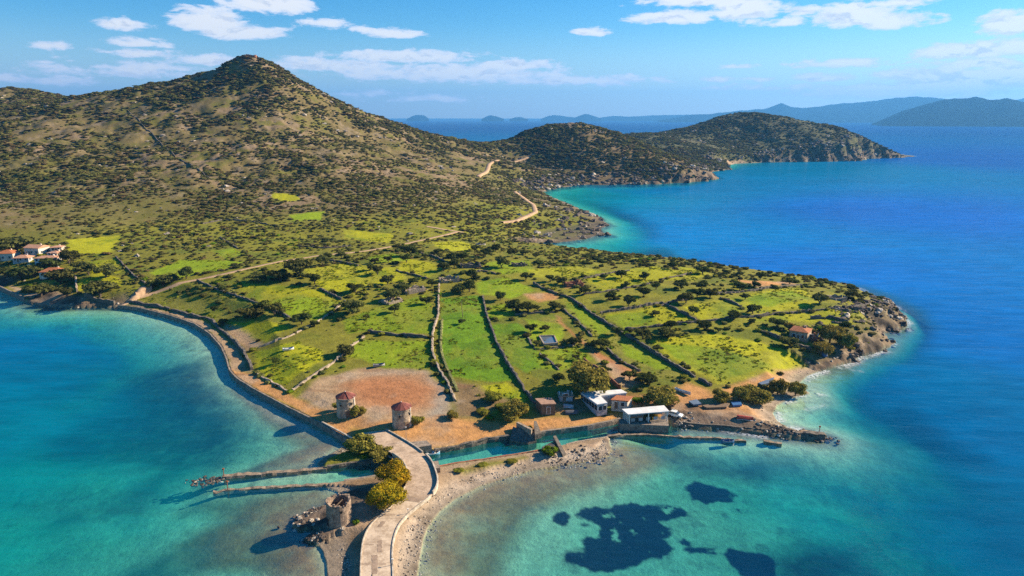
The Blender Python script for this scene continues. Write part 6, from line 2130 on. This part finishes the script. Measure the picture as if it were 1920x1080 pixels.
M_FAR = mat('far_hill_slopes', (.012, .018, .019), .95, .3, .0012, 0, spec=0.0, col2=(.007, .011, .012))
ridge('far_mountain', [(1235, 224), (1270, 220), (1300, 215), (1335, 213), (1360, 210), (1390, 205), (1430, 203), (1445, 199), (1465, 191), (1482, 198), (1500, 201), (1540, 198), (1590, 193), (1620, 190), (1660, 184), (1700, 181), (1740, 179), (1765, 183), (1830, 190), (1950, 200), (2150, 205)], 15500, 2200, M_FAR, 610)
ridge('far_mountain', [(1635, 231), (1655, 222), (1690, 207), (1715, 200), (1745, 190), (1775, 183), (1805, 182), (1830, 179), (1860, 183), (1890, 181), (1925, 190), (1980, 188), (2060, 196), (2200, 205)], 9300, 1400, M_FAR, 640)
ridge('far_mountain', [(1880, 190), (1905, 186), (1930, 182), (2000, 178), (2150, 185)], 18000, 1800, M_FAR, 650)
for k, (prof, d, dp) in enumerate([
    ([(762, 223), (770, 219), (780, 215), (795, 216), (804, 222)], 17500, 500),
    ([(903, 223), (912, 218), (919, 215.5), (930, 218), (945, 223)], 16500, 500),
    ([(955, 223), (968, 219.5), (975, 219), (990, 223)], 17000, 450),
    ([(1014, 223), (1028, 217), (1040, 215), (1060, 218), (1078, 220)], 18500, 700),
    ([(1072, 223), (1085, 217), (1098, 213.5), (1110, 216), (1128, 222)], 17000, 700),
    ([(1115, 222), (1150, 217), (1180, 218.5), (1220, 216), (1280, 215), (1330, 214), (1400, 214)], 19500, 1200),
    ([(1250, 224.5), (1268, 221), (1300, 219.5), (1340, 219)], 15500, 700),
]):
    ridge('far_island', prof, d, dp, M_FAR, 660 + k, .06)

# ------------------------------------------------------------------ sea air
hz = bpy.data.materials.new('sea_air')
hz.use_nodes = True
t = hz.node_tree
t.nodes.clear()
N = NT(t)
pv = N.n('ShaderNodeVolumePrincipled')
pv.inputs['Color'].default_value = (.13, .46, 1.0, 1)
pv.inputs['Density'].default_value = HAZE_DENSITY
pv.inputs['Anisotropy'].default_value = .2
o_ = N.n('ShaderNodeOutputMaterial')
t.links.new(pv.outputs[0], o_.inputs['Volume'])
hb = MB().add([(x, y, z) for z in (-45, 860) for x, y in ((-21000, -2000), (21000, -2000), (21000, 21500), (-21000, 21500))],
              [(3, 2, 1, 0), (4, 5, 6, 7), (0, 1, 5, 4), (1, 2, 6, 5), (2, 3, 7, 6), (3, 0, 4, 7)]).build('haze', hz)
tag(hb, 'thin blue sea haze over the whole bay', 'haze', kind='stuff')
